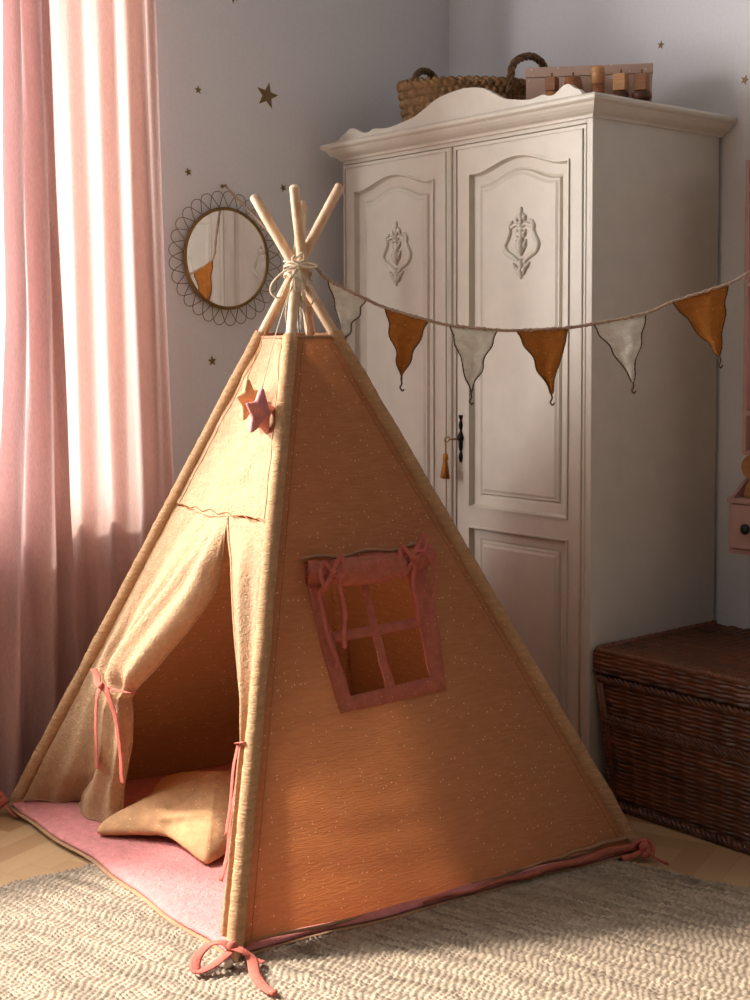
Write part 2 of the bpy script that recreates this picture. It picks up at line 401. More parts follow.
# ------------------------------------------------------------------ wardrobe
WX0, WX1, WF = .1128, 1.2207, -.5942
WR = thing('wardrobe', 'tall greige painted two-door wardrobe in the corner with carved door ornaments and arched panels', 'wardrobe', ((WX0+WX1)/2, WF/2, 0))
MW = M['wardrobe']
body = MB(); body.prism([(WX0,-.02),(WX0,WF+.002),(WX0+.004,WF+.002),(WX0+.004,WF+.022),(WX1-.0225,WF+.022),(WX1-.0225,WF+.002),(WX1,WF+.002),(WX1,-.02)], [], lambda a, b, k: (a, b, .07+1.855*k)).box((WX0+.01, WF+.03, 0), (WX1-.01, -.02, .075))
body.box((WX0+.005, WF+.003, 1.912), (WX1-.023, WF+.03, 1.93)).box((WX0+.005, WF+.003, .02), (WX1-.023, WF+.03, .10))
bevel(body.build('carcass', MW, WR, weld=False), .002)
def door_outline(x0, x1, z0, z1, ins, arch):
    pts = [(x0+ins, z0+ins), (x1-ins, z0+ins)]
    if not arch: return pts+[(x1-ins, z1-ins), (x0+ins, z1-ins)]
    n = 26; a, b = x0+ins, x1-ins; out = [(b, z1-ins)]
    for k in range(n+1):
        t = k/n; x = b+(a-b)*t; s = abs(2*t-1)
        g = .5+.5*math.cos(PI*min(1, s/.86)); g = g**.8
        out.append((x, z1-ins+.036*g+1e-5*(0 < k < n)))
    out = out[1:]
    return pts+out
def door(x0, x1, seam_left):
    z0, z1 = .105, 1.9095
    d = MB(); px0, px1 = ((x0+.0665, x1-.072) if not seam_left else (x0+.0725, x1-.0665))
    up = (px0, px1, .811, 1.815); lo = (px0, px1, .215, .742)
    fy = WF
    d.prism([(x0, z0), (x1, z0), (x1, z1), (x0, z1)], [door_outline(*up, 0, True), door_outline(*lo, 0, False)], lambda a, b, k: (a, fy+.022*(1-k), b))
    D = bevel(d.build('door', MW, WR), .0025)
    for prm, arch in ((up, True), (lo, False)):
        pm = MB()
        prof = [(-.006, 0.0), (-.006, .005), (-.001, .005), (.0, -.004), (.004, -.0135), (.030, -.0145), (.036, -.0185), (.038, -.0145), (.041, -.0105), (.046, -.0105), (.054, -.0065)]
        loops = [[(x, fy-dep, z) for x, z in door_outline(*prm, ins, arch)] for ins, dep in prof]
        n = len(loops[0]); vs = sum(loops, []); fs = []
        for i in range(len(loops)-1):
            for k in range(n): fs.append((i*n+k, i*n+(k+1) % n, (i+1)*n+(k+1) % n, (i+1)*n+k))
        fs.append(tuple((len(loops)-1)*n+k for k in range(n)))
        pm.add(vs, fs, False)
        pm.build('door_panel', MW, D)
    # bead along the outer edges
    bd = MB(); e = .012
    bd.tube([(x0+e, fy-.001, z0+.01), (x0+e, fy-.001, z1-e), (x1-e, fy-.001, z1-e), (x1-e, fy-.001, z0+.01)], .0035, 6)
    bd.build('edge_bead', MW, D)
    # carved ornament
    cx = (px0+px1)/2+.011; cz = 1.598; o = MB(); Y = fy+.006
    for s in (-1, 1):
        side = cr([(cx+s*.040, Y, cz+.058), (cx+s*.050, Y-.002, cz+.050), (cx+s*.047, Y, cz+.036), (cx+s*.056, Y, cz+.016), (cx+s*.067, Y, cz-.004), (cx+s*.058, Y, cz-.024), (cx+s*.034, Y, cz-.038), (cx+s*.016, Y, cz-.050), (cx+s*.010, Y, cz-.062)], 5)
        o.tube(side, [.006+.0035*math.sin(PI*i/(len(side)-1)) for i in range(len(side))], 8)
        o.tube(cr([(cx, Y, cz+.048), (cx+s*.02, Y-.003, cz+.056), (cx+s*.042, Y, cz+.048), (cx+s*.046, Y, cz+.060), (cx+s*.034, Y, cz+.064)], 4), .0055, 8)
        for q, (dx, dz, an, ln) in enumerate(((.012, -.078, .5, .018), (.022, -.066, .9, .017), (.015, .075, -.6, .016), (.012, .028, .5, .015), (.014, -.005, .4, .018))):
            vx = s*math.sin(an); vz = math.cos(an)
            o.tube([(cx+s*dx-vx*ln*.2, Y, cz+dz-vz*ln*.8), (cx+s*dx, Y-.004, cz+dz), (cx+s*dx+vx*ln, Y, cz+dz+vz*ln)], [.004, .0075, .002], 8)
    o.tube([(cx, Y, cz+.106), (cx, Y-.003, cz+.097), (cx, Y-.002, cz+.088), (cx, Y-.004, cz+.078), (cx, Y-.001, cz+.066), (cx, Y-.002, cz+.05)], [.002, .006, .0035, .011, .006, .012], 8)
    o.tube([(cx, Y, cz+.04), (cx, Y-.002, cz+.028), (cx, Y, cz+.018), (cx, Y-.004, cz-.002), (cx, Y-.003, cz-.022), (cx, Y, cz-.036)], [.006, .013, .007, .017, .012, .003], 8)
    o.tube([(cx, Y, cz-.045), (cx, Y-.003, cz-.060), (cx, Y, cz-.07), (cx, Y-.004, cz-.082), (cx, Y, cz-.104)], [.006, .013, .009, .012, .002], 8)
    o.build('carved_ornament', MW, D)
    return D
door(WX0+.003, .640, False)
door(.664, 1.1985, True)
bevel(MB().box((.6415, WF+.002, .105), (.6625, WF+.022, 1.91)).tube([(.652, WF-.001, .105), (.652, WF-.001, 1.909)], .0065, 10).build('centre_strip', MW, WR, weld=False), .001)
# cornice: profile swept round front and both sides
prof = [(-.02, 1.924), (.007, 1.924), (.009, 1.931), (.013, 1.934), (.020, 1.937), (.030, 1.944), (.038, 1.953), (.042, 1.960), (.047, 1.961), (.053, 1.966), (.055, 1.973), (.052, 1.979), (.044, 1.982), (-.02, 1.983)]
cmb = MB(); vs = []
for o_, z in prof: vs += [(WX0-o_, -.008, z), (WX0-o_, WF-o_, z), (WX1+o_, WF-o_, z), (WX1+o_, -.008, z)]
fs = []
for i in range(len(prof)-1):
    for k in range(3): fs.append((i*4+k, i*4+k+1, (i+1)*4+k+1, (i+1)*4+k))
L_ = (len(prof)-1)*4; fs.append((L_, L_+1, L_+2, L_+3)); fs.append((0, 3, 2, 1)); fs.append(tuple(i*4 for i in range(len(prof)))); fs.append(tuple(i*4+3 for i in reversed(range(len(prof)))))
cmb.add(vs, fs, False); cmb.build('cornice', MW, WR)
# scrolled crest board along the front of the top
half = [(0, 2.071), (.06, 2.066), (.11, 2.055), (.16, 2.032), (.20, 2.016), (.255, 2.006), (.31, 1.999), (.34, 2.001), (.375, 2.005), (.40, 1.998), (.425, 2.000), (.46, 2.017), (.485, 2.020), (.51, 2.006), (.53, 1.999), (.545, 1.984)]
cxm = (WX0+WX1)/2; hp = cr([(a, 0, b) for a, b in half], 3)
top = [(cxm+p.x+.07*(1-p.x/.545), p.z) for p in hp][::-1]+[(cxm-p.x+.07*(1-p.x/.545), p.z) for p in hp][1:]
poly = [(top[0][0], 1.9825)]+top+[(top[-1][0], 1.9825)]
bevel(MB().prism(poly[::-1], [], lambda a, b, k: (a, -.625+.018*(1-k), b)).build('crest', MW, WR), .003)
# lock plate and key
es = MB(); zs = np.linspace(.942, 1.088, 60); ex0 = .6975
es.tube([(ex0, WF-.003, z) for z in zs], [(.0025+.0045*abs(math.sin((z-.942)/.146*PI*4.5))+.006*math.exp(-((z-1.013)/.013)**2)) for z in zs], 8, flat=1, up=(1,0,0))
esc = es.build('lock_plate', M['black_iron'], WR); esc['label'] = 'black iron lock plate'
ky = MB().tube([(ex0, WF-.004, 1.014), (ex0-.004, WF-.045, 1.014)], .0028, 8)
ky.tube([(ex0-.004+.010*math.cos(a)-.009, WF-.048+.004*math.sin(a), 1.014+.008*math.sin(a)) for a in np.linspace(0, 2*PI, 16, endpoint=False)], .0022, 6, closed=True)
k_ = ky.build('key', M['brass'], WR); k_['label'] = 'small brass key'
tx = ex0-.021; ty = WF-.048
ts = thing('key_tassel', 'mustard thread tassel hanging from the wardrobe key', 'tassel', (tx, ty, .893))
MB().tube([(tx, ty, 1.010), (tx-.001, ty, .985), (tx, ty, .966)], .0014, 6).build('loop_cord', M['tassel'], ts)
MB().ball((tx, ty, .962), .0085, .0085, .009, 10).tube([(tx, ty, .956), (tx, ty, .950)], .0088, 10).build('tassel_head', M['tassel'], ts)
sk = MB()
for k in range(46):
    a = random.uniform(0, 2*PI); q = random.uniform(0, 1)**.5
    sk.tube([(tx+.004*q*math.cos(a), ty+.004*q*math.sin(a), .955), (tx+.010*q*math.cos(a), ty+.010*q*math.sin(a), .925), (tx+.017*q*math.cos(a), ty+.014*q*math.sin(a), .894+random.uniform(-.003, .003))], .0018, 4)
sk.build('fringe', M['tassel'], ts)

# ------------------------------------------------------------------ seagrass basket on the wardrobe
BX, BY, BRX, BRY, BZ = .455, -.345, .272, .16, 1.984
bk = thing('seagrass_basket', 'oval braided seagrass basket with two looped handles on top of the wardrobe', 'basket', (BX, BY, BZ))
per = 2*PI
def rimz(x): return .175-.035*(x/BRX)
def bskP(u, v, h):
    a = u; fl = .86+.14*v; cx_, sy_ = np.cos(a), np.sin(a)
    x = BX+(BRX*fl+h)*cx_; y = BY+(BRY*fl+h)*sy_
    return x, y, BZ+v*(.172-.030*cx_)
def bskH(u, v):
    row = np.floor(v*7-1e-6); fr_ = v*7-row; k = u/.105+.5*(row % 2)+v*.9; fk = k-np.floor(k)
    return .017*np.sqrt(np.clip(1-(2*fr_-1)**2, 0, 1))*(.35+.65*np.abs(np.sin(PI*fk)))
def bskT(u, v):
    row = np.floor(v*7-1e-6); k = np.floor(u/.105+.5*(row % 2)+v*.9); return .3+.4*hsh(row+3, k)
bo = relief('basket_wall', M['seagrass'], bk, bskP, per, 1.0, .012, .011, bskH, bskT)
fl = MB().lathe([(.001, .004), (.245, .004), (.25, 0)], n=40, M=Matrix.Diagonal((1, .58, 1))); fl.v = [(a+BX, b+BY, c+BZ) for a, b, c in fl.v]; 
def toned(o, lo=.2, hi=.8):
    me = o.data; at = me.attributes.new('tone', 'FLOAT', 'FACE'); at.data.foreach_set('value', [random.uniform(lo, hi) for _ in me.polygons]); return o
toned(fl.build('basket_base', M['seagrass'], bk))
def twist(pts, R, n=2, turns=10, rr=None):
    """strands twisted round a path -> list of point lists"""
    P = cr(pts, 10); out = [[] for _ in range(n)]; ref = None; m_ = len(P)
    for i, p in enumerate(P):
        t = (P[min(i+1, m_-1)]-P[max(i-1, 0)]).normalized()
        a = t.orthogonal().normalized() if ref is None else (ref-t*ref.dot(t)).normalized(); ref = a; b = t.cross(a)
        for k in range(n):
            an = 2*PI*(turns*i/(m_-1)+k/n); out[k].append(p+(a*math.cos(an)+b*math.sin(an))*R)
    return out
rimp = [(BX+(BRX+.003)*math.cos(a), BY+(BRY+.003)*math.sin(a), BZ+.168-.030*math.cos(a)) for a in np.linspace(0, 2*PI, 29)]
rm = MB()
for s_ in twist(rimp, .006, 2, 26): rm.tube(s_, .0068, 6)
toned(rm.build('rim', M['seagrass'], bk))
for (pa, pb, hh, ln) in (((BX+.268, BY-.070), (BX+.275, BY+.065), .075, .03), ((BX-.215, BY-.03), (BX-.215, BY+.09), .12, -.02)):
    z0 = BZ+.140
    hp_ = [(pa[0], pa[1], z0-.04), (pa[0]+ln*.5, pa[1], z0+hh*.55), (pa[0]+ln, pa[1]*.7+pb[1]*.3, z0+hh*.95), (pa[0]+ln, pa[1]*.3+pb[1]*.7, z0+hh*.95), (pb[0]+ln*.5, pb[1], z0+hh*.55), (pb[0], pb[1], z0-.04)]
    hm = MB()
    for s_ in twist(hp_, .0065, 3, 5): hm.tube(s_, .0068, 6)
    toned(hm.build('handle', M['seagrass'], bk), .05, .5)

# ------------------------------------------------------------------ dotted keepsake box and the row of wooden toys
bx = thing('keepsake_box', 'rose-brown lidded box with pale dots lying on top of the wardrobe', 'box', (.93, -.27, 1.984))
BA = Vector((.859, -.481, 0)); BE = Vector((.281, .240, 0)); BE_n = BE.normalized(); BN = Vector((-BE_n.y, BE_n.x, 0))
def obox(A, ux, L, uy, Wd, z0, z1, e=0):
    vs = []
    for z in (z0, z1):
        for a, b in ((-e, -e), (L+e, -e), (L+e, Wd+e), (-e, Wd+e)): p = A+ux*a+uy*b; vs.append((p.x, p.y, z))
    return MB().add(vs, [(0,3,2,1),(4,5,6,7),(0,1,5,4),(1,2,6,5),(2,3,7,6),(3,0,4,7)], False)
bevel(obox(BA, BE_n, .37, BN, .14, 1.984, 2.100).build('box_base', M['dots'], bx), .002)
bevel(obox(BA, BE_n, .37, BN, .14, 2.101, 2.130, .003).build('lid', M['dots'], bx), .002)
def toy(pos, kind, lab):
    x, y = pos; z = 1.984
    t = thing('wooden_toy', lab, 'wooden toy', (x, y, z), 'wooden stacking toys on the wardrobe')
    ang = .35
    def cube(z0, z1, s, m_, nm): 
        c, s_ = math.cos(ang), math.sin(ang)
        pts = [(x+s*(a*c-b*s_), y+s*(a*s_+b*c)) for a, b in ((-1,-1),(1,-1),(1,1),(-1,1))]
        bevel(MB().add([(px, py, z0) for px, py in pts]+[(px, py, z1) for px, py in pts], [(0,3,2,1),(4,5,6,7),(0,1,5,4),(1,2,6,5),(2,3,7,6),(3,0,4,7)], False).build(nm, M[m_], t), .002)
    def lat(pr, m_, nm): MB().lathe(pr, (x, y, z), 24).build(nm, M[m_], t)
    peg = lambda zz: lat([(.003, zz), (.003, zz+.012), (.002, zz+.013)], 'wood_mid', 'peg')
    if kind == 0:
        lat([(.016, 0), (.016, .062)], 'wood_light', 'lower_block'); cube(z+.063, z+.103, .0165, 'wood_mid', 'upper_block'); peg(.104)
    elif kind == 1:
        lat([(.020, 0), (.023, .012), (.018, .035), (.018, .045)], 'wood_dark', 'lower_block'); lat([(.033, .046), (.032, .056), (.022, .100), (.020, .102)], 'wood_mid', 'upper_block'); peg(.103)
    elif kind == 2:
        lat([(.028, 0), (.029, .022), (.020, .030)], 'wood_dark', 'foot'); lat([(.019, .031), (.019, .078)], 'wood_mid', 'lower_block'); lat([(.0195, .079), (.0195, .126), (.018, .128)], 'wood_light', 'upper_block')
    elif kind == 3:
        lat([(.022, 0), (.026, .01), (.026, .022), (.018, .026), (.024, .034), (.022, .052), (.015, .056)], 'wood_dark', 'lower_block'); cube(z+.057, z+.105, .0185, 'wood_light', 'upper_block'); peg(.106)
    else:
        lat([(.020, 0), (.029, .006), (.029, .022), (.018, .027)], 'wood_dark', 'foot'); lat([(.020, .028), (.029, .034), (.029, .048), (.018, .054)], 'wood_dark', 'middle_disc'); cube(z+.055, z+.103, .018, 'wood_mid', 'upper_block'); peg(.104)
toy((.958, -.475), 0, 'wooden toy of a cube on a pale round block, leftmost before the dotted box')
toy((1.005, -.435), 1, 'wooden toy with a bell-shaped top, second from the left before the dotted box')
toy((1.060, -.388), 2, 'plain two-tone wooden cylinder in the middle of the toy row on the wardrobe')
toy((1.110, -.345), 3, 'wooden toy of a pale cube on a rounded dark base, second from the right')
toy((1.155, -.305), 4, 'wooden toy of a cube over two dark discs, rightmost in the row on the wardrobe')

# ------------------------------------------------------------------ wicker chest
CX0, CX1, CYF, CYB = 1.2235, 2.06, -.584, -.035
ch = thing('wicker_chest', 'dark brown wicker storage chest with a woven lid beside the wardrobe', 'chest', ((CX0+CX1)/2, (CYF+CYB)/2, 0))
RP, SP = .0118, .048
def wvH(u, v):
    row = np.floor(v/RP); fr_ = v/RP-row; w_ = .7*np.cos(2*PI*u/SP/1.3+.5*hsh(row))+.3*np.sin(PI*(u/SP/1.3+row))
    return .0075*np.sqrt(np.clip(1-(2*fr_-1)**2, 0, 1))*(.25+.75*np.clip(.5+.75*w_, 0, 1))
def wvT(u, v):
    row = np.floor(v/RP); st = np.floor(u/SP+row % 2); return .45+.3*(hsh(row)-.5)+.35*(hsh(row, np.floor(u/(SP*2)+.5*(row % 2)))-.5)
def taper(z): return .045*(1-np.clip(z/.36, 0, 1))
def chF(u, v, h):
    z = .018+v; tt = taper(z); x0 = CX0+.010+tt; x1 = CX1-.010-tt
    return x0+(x1-x0)*u/.82, CYF+.012+tt*.35-h, z
def chL(u, v, h):
    z = .018+v; tt = taper(z); return CX0+.010+tt-h, CYF+.012+tt*.35+(CYB-.01-CYF-.012-tt*.35)*(1-u/.53), z
def chR(u, v, h):
    z = .018+v; tt = taper(z); return CX1-.010-tt+h, CYF+.012+tt*.35+(CYB-.01-CYF-.012-tt*.35)*(u/.53), z
relief('front_panel', M['wicker'], ch, chF, .82, .352, .0045, .0016, wvH, wvT)
relief('side_panel', M['wicker'], ch, chL, .53, .352, .007, .0028, wvH, wvT)
relief('side_panel', M['wicker'], ch, chR, .53, .352, .007, .0028, wvH, wvT)
toned(MB().box((CX0+.07, CYF+.045, .004), (CX1-.07, CYB, .02)).box((CX0+.06, CYB-.012, .018), (CX1-.06, CYB, .37)).build('back_and_base', M['wicker'], ch, weld=False))
def band(path, R, turns, nm, parent=None, n=3, rr=None):
    b_ = MB()
    for s_ in twist(path, R, n, turns): b_.tube(s_, rr or R*1.05, 6)
    return toned(b_.build(nm, M['wicker'], parent or ch), .15, .75)
def ring(z, off, yb=CYB-.01):
    t_ = float(taper(z)); x0 = CX0+.010+t_-off; x1 = CX1-.010-t_+off; yf = CYF+.012+t_*.35-off
    pts = [(x0, yb, z)]; 
    for a in np.linspace(yb, yf+.02, 6)[1:]: pts.append((x0, a, z))
    pts.append((x0+.004, yf+.004, z))
    for a in np.linspace(x0+.02, x1-.02, 14): pts.append((a, yf, z))
    pts.append((x1-.004, yf+.004, z))
    for a in np.linspace(yf+.02, yb, 6): pts.append((x1, a, z))
    return pts
band(ring(.012, .006), .0075, 30, 'base_rim'); band(ring(.245, .001), .0048, 34, 'woven_band'); band(ring(.258, .001), .0048, 34, 'woven_band'); band(ring(.366, .001), .0065, 30, 'top_rim')
for xx, s_ in ((CX0, 1), (CX1, -1)):
    for k in range(3):
        p0 = (xx+s_*(.010+.045+.008*k), CYF+.012+.019-.004, .02); p1 = (xx+s_*(.012+.008*k), CYF+.008, .362)
        toned(MB().tube([p0, p1], .0045, 8).build('corner_stake', M['wicker'], ch), .4, .8)
# lid
lid = toned(MB().box((CX0+.008, CYF+.012, .385), (CX1-.008, CYB+.005, .438)).build('lid', M['wicker'], ch))
LZ0, LZ1 = .380, .440
def ldF(u, v, h): return CX0+.004+(CX1-CX0-.008)*u/.83, CYF+.004-h+0*u, LZ0+v
def ldL(u, v, h): return CX0+.004-h+0*u, CYB+.01-(CYB+.01-CYF-.004)*u/.55, LZ0+v
def wvH2(u, v): return wvH(u+.01, v)*1.15
for nm, f_, U in (('lid_front', ldF, .83), ('lid_side', ldL, .55)):
    relief(nm, M['wicker'], None, f_, U, .060, .005, .0018, wvH2, wvT)
    o = bpy.data.objects[nm]; o.parent = lid; o.data.transform(Matrix.Translation(-ch.location))
def tpP(u, v, h): return CX0+.004+u, CYF+.004+v, .443+h+.004*np.sin(PI*u/.83)
def tpH(u, v):
    row = np.floor(v/.010); fr_ = v/.010-row; return .0055*np.sqrt(np.clip(1-(2*fr_-1)**2, 0, 1))*(.35+.65*np.clip(.5+.75*np.sin(PI*(u/.03+row)), 0, 1))
relief('lid_top', M['wicker'], None, tpP, CX1-CX0-.008, .548, .005, .0022, tpH, wvT)
o = bpy.data.objects['lid_top']; o.parent = lid; o.data.transform(Matrix.Translation(-ch.location))
x0, x1, yf, yb = CX0+.009, CX1-.009, CYF+.006, CYB+.006
pth = [(x0, yb, .446)]+[(x0, a, .446) for a in np.linspace(yb, yf+.03, 8)[1:]]+[(x0+.006, yf+.006, .446)]+[(a, yf, .446) for a in np.linspace(x0+.03, x1-.03, 16)]+[(x1-.006, yf+.006, .446)]+[(x1, a, .446) for a in np.linspace(yf+.03, yb, 8)]
rb = MB()
for s_ in twist(pth, .0058, 4, 60): rb.tube(s_, .0052, 6)
rb = toned(rb.build('lid_rim', M['wicker'], lid), .4, .9)

# ------------------------------------------------------------------ pink wall shelf at the right
SX0, SX1, SD = 1.338, 1.80, -.12
sh = thing('wall_shelf', 'pale pink wooden wall shelf with a small drawer at the right edge', 'shelf', ((SX0+SX1)/2, SD/2, .685))
PP = M['pink_paint']
bevel(MB().box((SX0, SD+.006, .685), (SX1, -.001, .700)).box((SX0, SD+.006, .700), (SX0+.012, -.001, .835)).box((SX1-.012, SD+.006, .700), (SX1, -.001, .835)).box((SX0-.004, SD, .835), (SX1+.004, -.001, .850)).build('drawer_case', PP, sh, weld=False), .002)
for k in range(2):
    xa = SX0+.014+k*.212; dr = bevel(MB().box((xa, SD-.004, .703), (xa+.206, SD+.08, .832)).build('drawer', PP, sh), .003)
    MB().lathe([(.004, 0), (.005, .008), (.014, .012), (.016, .020), (.010, .027), (.002, .029)], (xa+.062 if k == 0 else xa+.10, SD-.004, .765), 20, Matrix.Rotation(PI/2, 3, 'X')).build('knob', M['green_ceramic'], dr)
for xa in (SX0+.004, SX1-.016):
    bevel(MB().prism([(SD+.004, .850), (-.001, .850), (-.001, .92), (-.045, .90)], [], lambda a, b, k, xa=xa: (xa+.012*k, a, b)).build('side_cheek', PP, sh), .001)
for xa in (1.384, SX1-.03):
    bevel(MB().box((xa, SD, .985), (xa+.014, -.001, 1.83)).build('upright', PP, sh), .002)
for z in (.985, 1.10, 1.475, 1.745, 1.82):
    bevel(MB().box((1.3845, SD+.001, z-.006), (SX1-.012, -.001, z+.007)).build('shelf_board', PP, sh), .002)
wfg = thing('wooden_figure', 'pale wooden figure with a round head standing on the pink wall shelf', 'wooden figure', (1.43, -.085, .851))
arch = [(1.43+.058*math.cos(a), .851+.075*math.sin(a)) for a in np.linspace(0, PI, 24)]
bevel(MB().prism(arch, [], lambda a, b, k: (a, -.072-.016*k, b)).build('body', M['wood_light'], wfg), .002)
hd = [(1.408+.036*math.cos(a), .943+.036*math.sin(a)) for a in np.linspace(0, 2*PI, 36, endpoint=False)]
bevel(MB().prism(hd, [], lambda a, b, k: (a, -.090-.014*k, b)).build('head', M['wood_light'], wfg), .002)
# ------------------------------------------------------------------ star decals on the walls
def star_poly(R, r, rot=0, n=5): return [((R if k % 2 == 0 else r)*math.sin(rot+PI*k/n), (R if k % 2 == 0 else r)*math.cos(rot+PI*k/n)) for k in range(2*n)]
for (wl, a, z, R, rot, lab) in (('L', -.8234, 2.134, .045, -.2, 'large gold star sticker on the wall between curtain and wardrobe'),
      ('L', -1.0922, 2.1205, .014, 0, 'small gold star sticker to the left of the large star sticker'),
      ('L', -1.1333, 1.8577, .014, .3, 'small gold star sticker above and left of the round mirror'),
      ('L', -.7611, 1.8341, .014, .5, 'small gold star sticker right of the mirror by the tent pole tips'),
      ('L', -1.0511, 1.2548, .018, .1, 'small gold star sticker on the wall below the round mirror'),
      ('L', -.9548, 2.432, .018, .6, 'gold star sticker cut by the top edge of the picture'),
      ('B', .9809, 2.2434, .014, .2, 'small gold star sticker on the back wall above the dotted box'),
      ('B', 1.2945, 2.0864, .015, .4, 'small gold star sticker right of the wardrobe cornice')):
    pl2 = star_poly(R, R*.42, rot)
    place = (lambda p, q, k: (.0006+.0012*k, a-p, z+q)) if wl == 'L' else (lambda p, q, k: (a+p, -.0006-.0012*k, z+q))
    tag(recenter(MB().prism(pl2, [], place).build('wall_star', M['gold'])), lab, 'wall sticker', 'gold star stickers on the walls')

# ------------------------------------------------------------------ mirror
MY, MZ, MR = -.9965, 1.588, .160
mi = thing('round_mirror', 'round wall mirror with a brass frame and looped wire petals', 'mirror', (.0, MY, MZ-.217))
Rx = Matrix.Rotation(PI/2, 3, 'Y')
g = MB().prism([((MR-.003)*math.cos(2*PI*k/64), (MR-.003)*math.sin(2*PI*k/64)) for k in range(64)], [], lambda p, q, k: (.011+.003*k, MY+p, MZ+q)); g.build('mirror_glass', M['mirror'], mi)
MB().prism([((MR-.003)*math.cos(2*PI*k/64), (MR-.003)*math.sin(2*PI*k/64)) for k in range(64)], [], lambda p, q, k: (.002+.008*k, MY+p, MZ+q)).build('backing', M['black_iron'], mi)
MB().tube([(.016, MY+(MR-.001)*math.cos(a), MZ+(MR-.001)*math.sin(a)) for a in np.linspace(0, 2*PI, 72, endpoint=False)], .0036, 10, closed=True).tube([(.012, MY+(MR+.003)*math.cos(a), MZ+(MR+.003)*math.sin(a)) for a in np.linspace(0, 2*PI, 72, endpoint=False)], .0034, 8, closed=True).build('frame', M['brass'], mi)
NP = 29; dl = 2*PI/NP
for k in range(NP):
    a0 = k*dl; pts = []
    for da, rr_ in ((-1.0, .002), (-.80, .018), (-.62, .033), (-.48, .045), (-.26, .055), (0, .058), (.26, .055), (.48, .045), (.62, .033), (.80, .018), (1.0, .002)):
        pts.append((.010+.0012*(1 if da < 0 else -1), MY+(MR+rr_)*math.cos(a0+da*dl), MZ+(MR+rr_)*math.sin(a0+da*dl)))
    MB().tube(cr(pts, 3), .0013, 5).build('wire_petal', M['wire'], mi)
hk = MB().lathe([(.006, 0), (.006, .004), (.0025, .006), (.0025, .018), (.005, .020), (.004, .024)], (0, -1.005, 1.822), 14, Rx)
tag(hk.build('wall_hook', M['brass']), 'small brass wall hook directly above the round mirror', 'hook')

# ------------------------------------------------------------------ curtains
def curtain(nm, lab, ly, ry, fx, m_='curtain', n=90):
    """ly/ry: (z, y) tables of left and right edges; fx(s, z) depth of the folds"""
    mb_ = MB()
    def P(u, v):
        z = .006+v*2.60; a = interp(ly, z); b_ = interp(ry, z); y = a+(b_-a)*u
        y += .006*fn(u*9, z*.7, 3)
        return (fx(u, z)+.004*fn(u*14, z*1.2, 8), y, z)
    mb_.grid(P, n, 60)
    o = mb_.build(nm, M[m_]); recenter(o); return tag(o, lab, 'curtain', 'rose linen curtains at the window')
def fA(s, z):
    am = .016+.006*z/2.4
    return .088+am*math.sin(2*PI*(4.3*s+.15*z+.1))+.005*math.sin(2*PI*(9*s+.4))+.025*sstep(.93, 1, s)
curtain('curtain', 'wide rose linen curtain panel with sunlight through it, right beside the mirror wall', [(0, -1.73), (2.6, -1.74)], [(0, -1.262), (.5, -1.258), (.83, -1.268), (1.5, -1.283), (2.6, -1.305)], fA)
def fB(s, z):
    am = .036
    return .160+am*math.cos(2*PI*(2.6*s**.9+.08*(2.4-z)))*(1-.6*sstep(.75, 1, s)) - .012*sstep(.0, .1, 1-s)+.004*math.sin(2*PI*(6*s+z))
def fB2(s, z): return fB(s, z)-.030*(1-sstep(0, 1.0, z))
curtain('curtain', 'narrow dark-folded rose linen curtain in front, at the left edge', [(0, -1.91), (.8, -1.88), (1.4, -1.842), (2.3, -1.835), (2.6, -1.835)], [(0, -1.605), (.41, -1.62), (.855, -1.643), (1.6, -1.660), (2.28, -1.680), (2.6, -1.69)], fB2, 'curtain_layered')

# ------------------------------------------------------------------ tent
PL = {'F': ((1.402,-1.915,.012), (.7952,-1.2687,1.6856)), 'R': ((1.5454,-.7810,.010), (.7676,-1.4114,1.6967)),
      'L': ((.2008,-1.8558,.010), (.9529,-1.2630,1.7186)), 'B': ((.360,-.750,.004), (.9365,-1.4017,1.7073))}
PL = {k: (Vector(a), Vector(b)) for k, (a, b) in PL.items()}
def pole(k, h):
    a, b = PL[k]; return a+(b-a)*((h-a.z)/(b.z-a.z))
CT = Vector((.873, -1.318, .6))
tent = thing('play_tent', 'ochre muslin tepee play tent on four wooden poles with an open front', 'play tent', (.87, -1.32, 0))
def fnrm(i, j):
    n = (pole(j, .1)-pole(i, .1)).cross(pole(i, 1.2)-pole(i, .1)).normalized()
    return n if n.dot(pole(i, .1)-CT) > 0 else -n
NRM = {ij: fnrm(*ij) for ij in ('LF', 'FR', 'RB', 'BL')}
def fp(ij, t, h, off=0):
    a = pole(ij[0], h); b = pole(ij[1], h); return a+(b-a)*t+NRM[ij]*off
for k in 'FRLB':
    a, b = PL[k]; r0 = .0138
    if k == 'F': a = a+(a-b).normalized()*.004
    d = (b-a).normalized(); n = 26
    pts = [a+(b-a)*i/n for i in range(n)]+[b-d*.006, b-d*.002, b]
    rad = [r0]*n+[r0*.93, r0*.7, r0*.3]
    po = MB().tube(pts, rad, 16).build('pole', M['dowel'], tent)
    if k == 'F':
        ft = MB().ball((1.424, -1.945, .024), .0135, .0135, .0135, 12).build('pole_foot', M['white_rubber'], po); ft['label'] = 'round white end cap'
TOP = {'F': 1.325, 'R': 1.335, 'L': 1.335, 'B': 1.335}
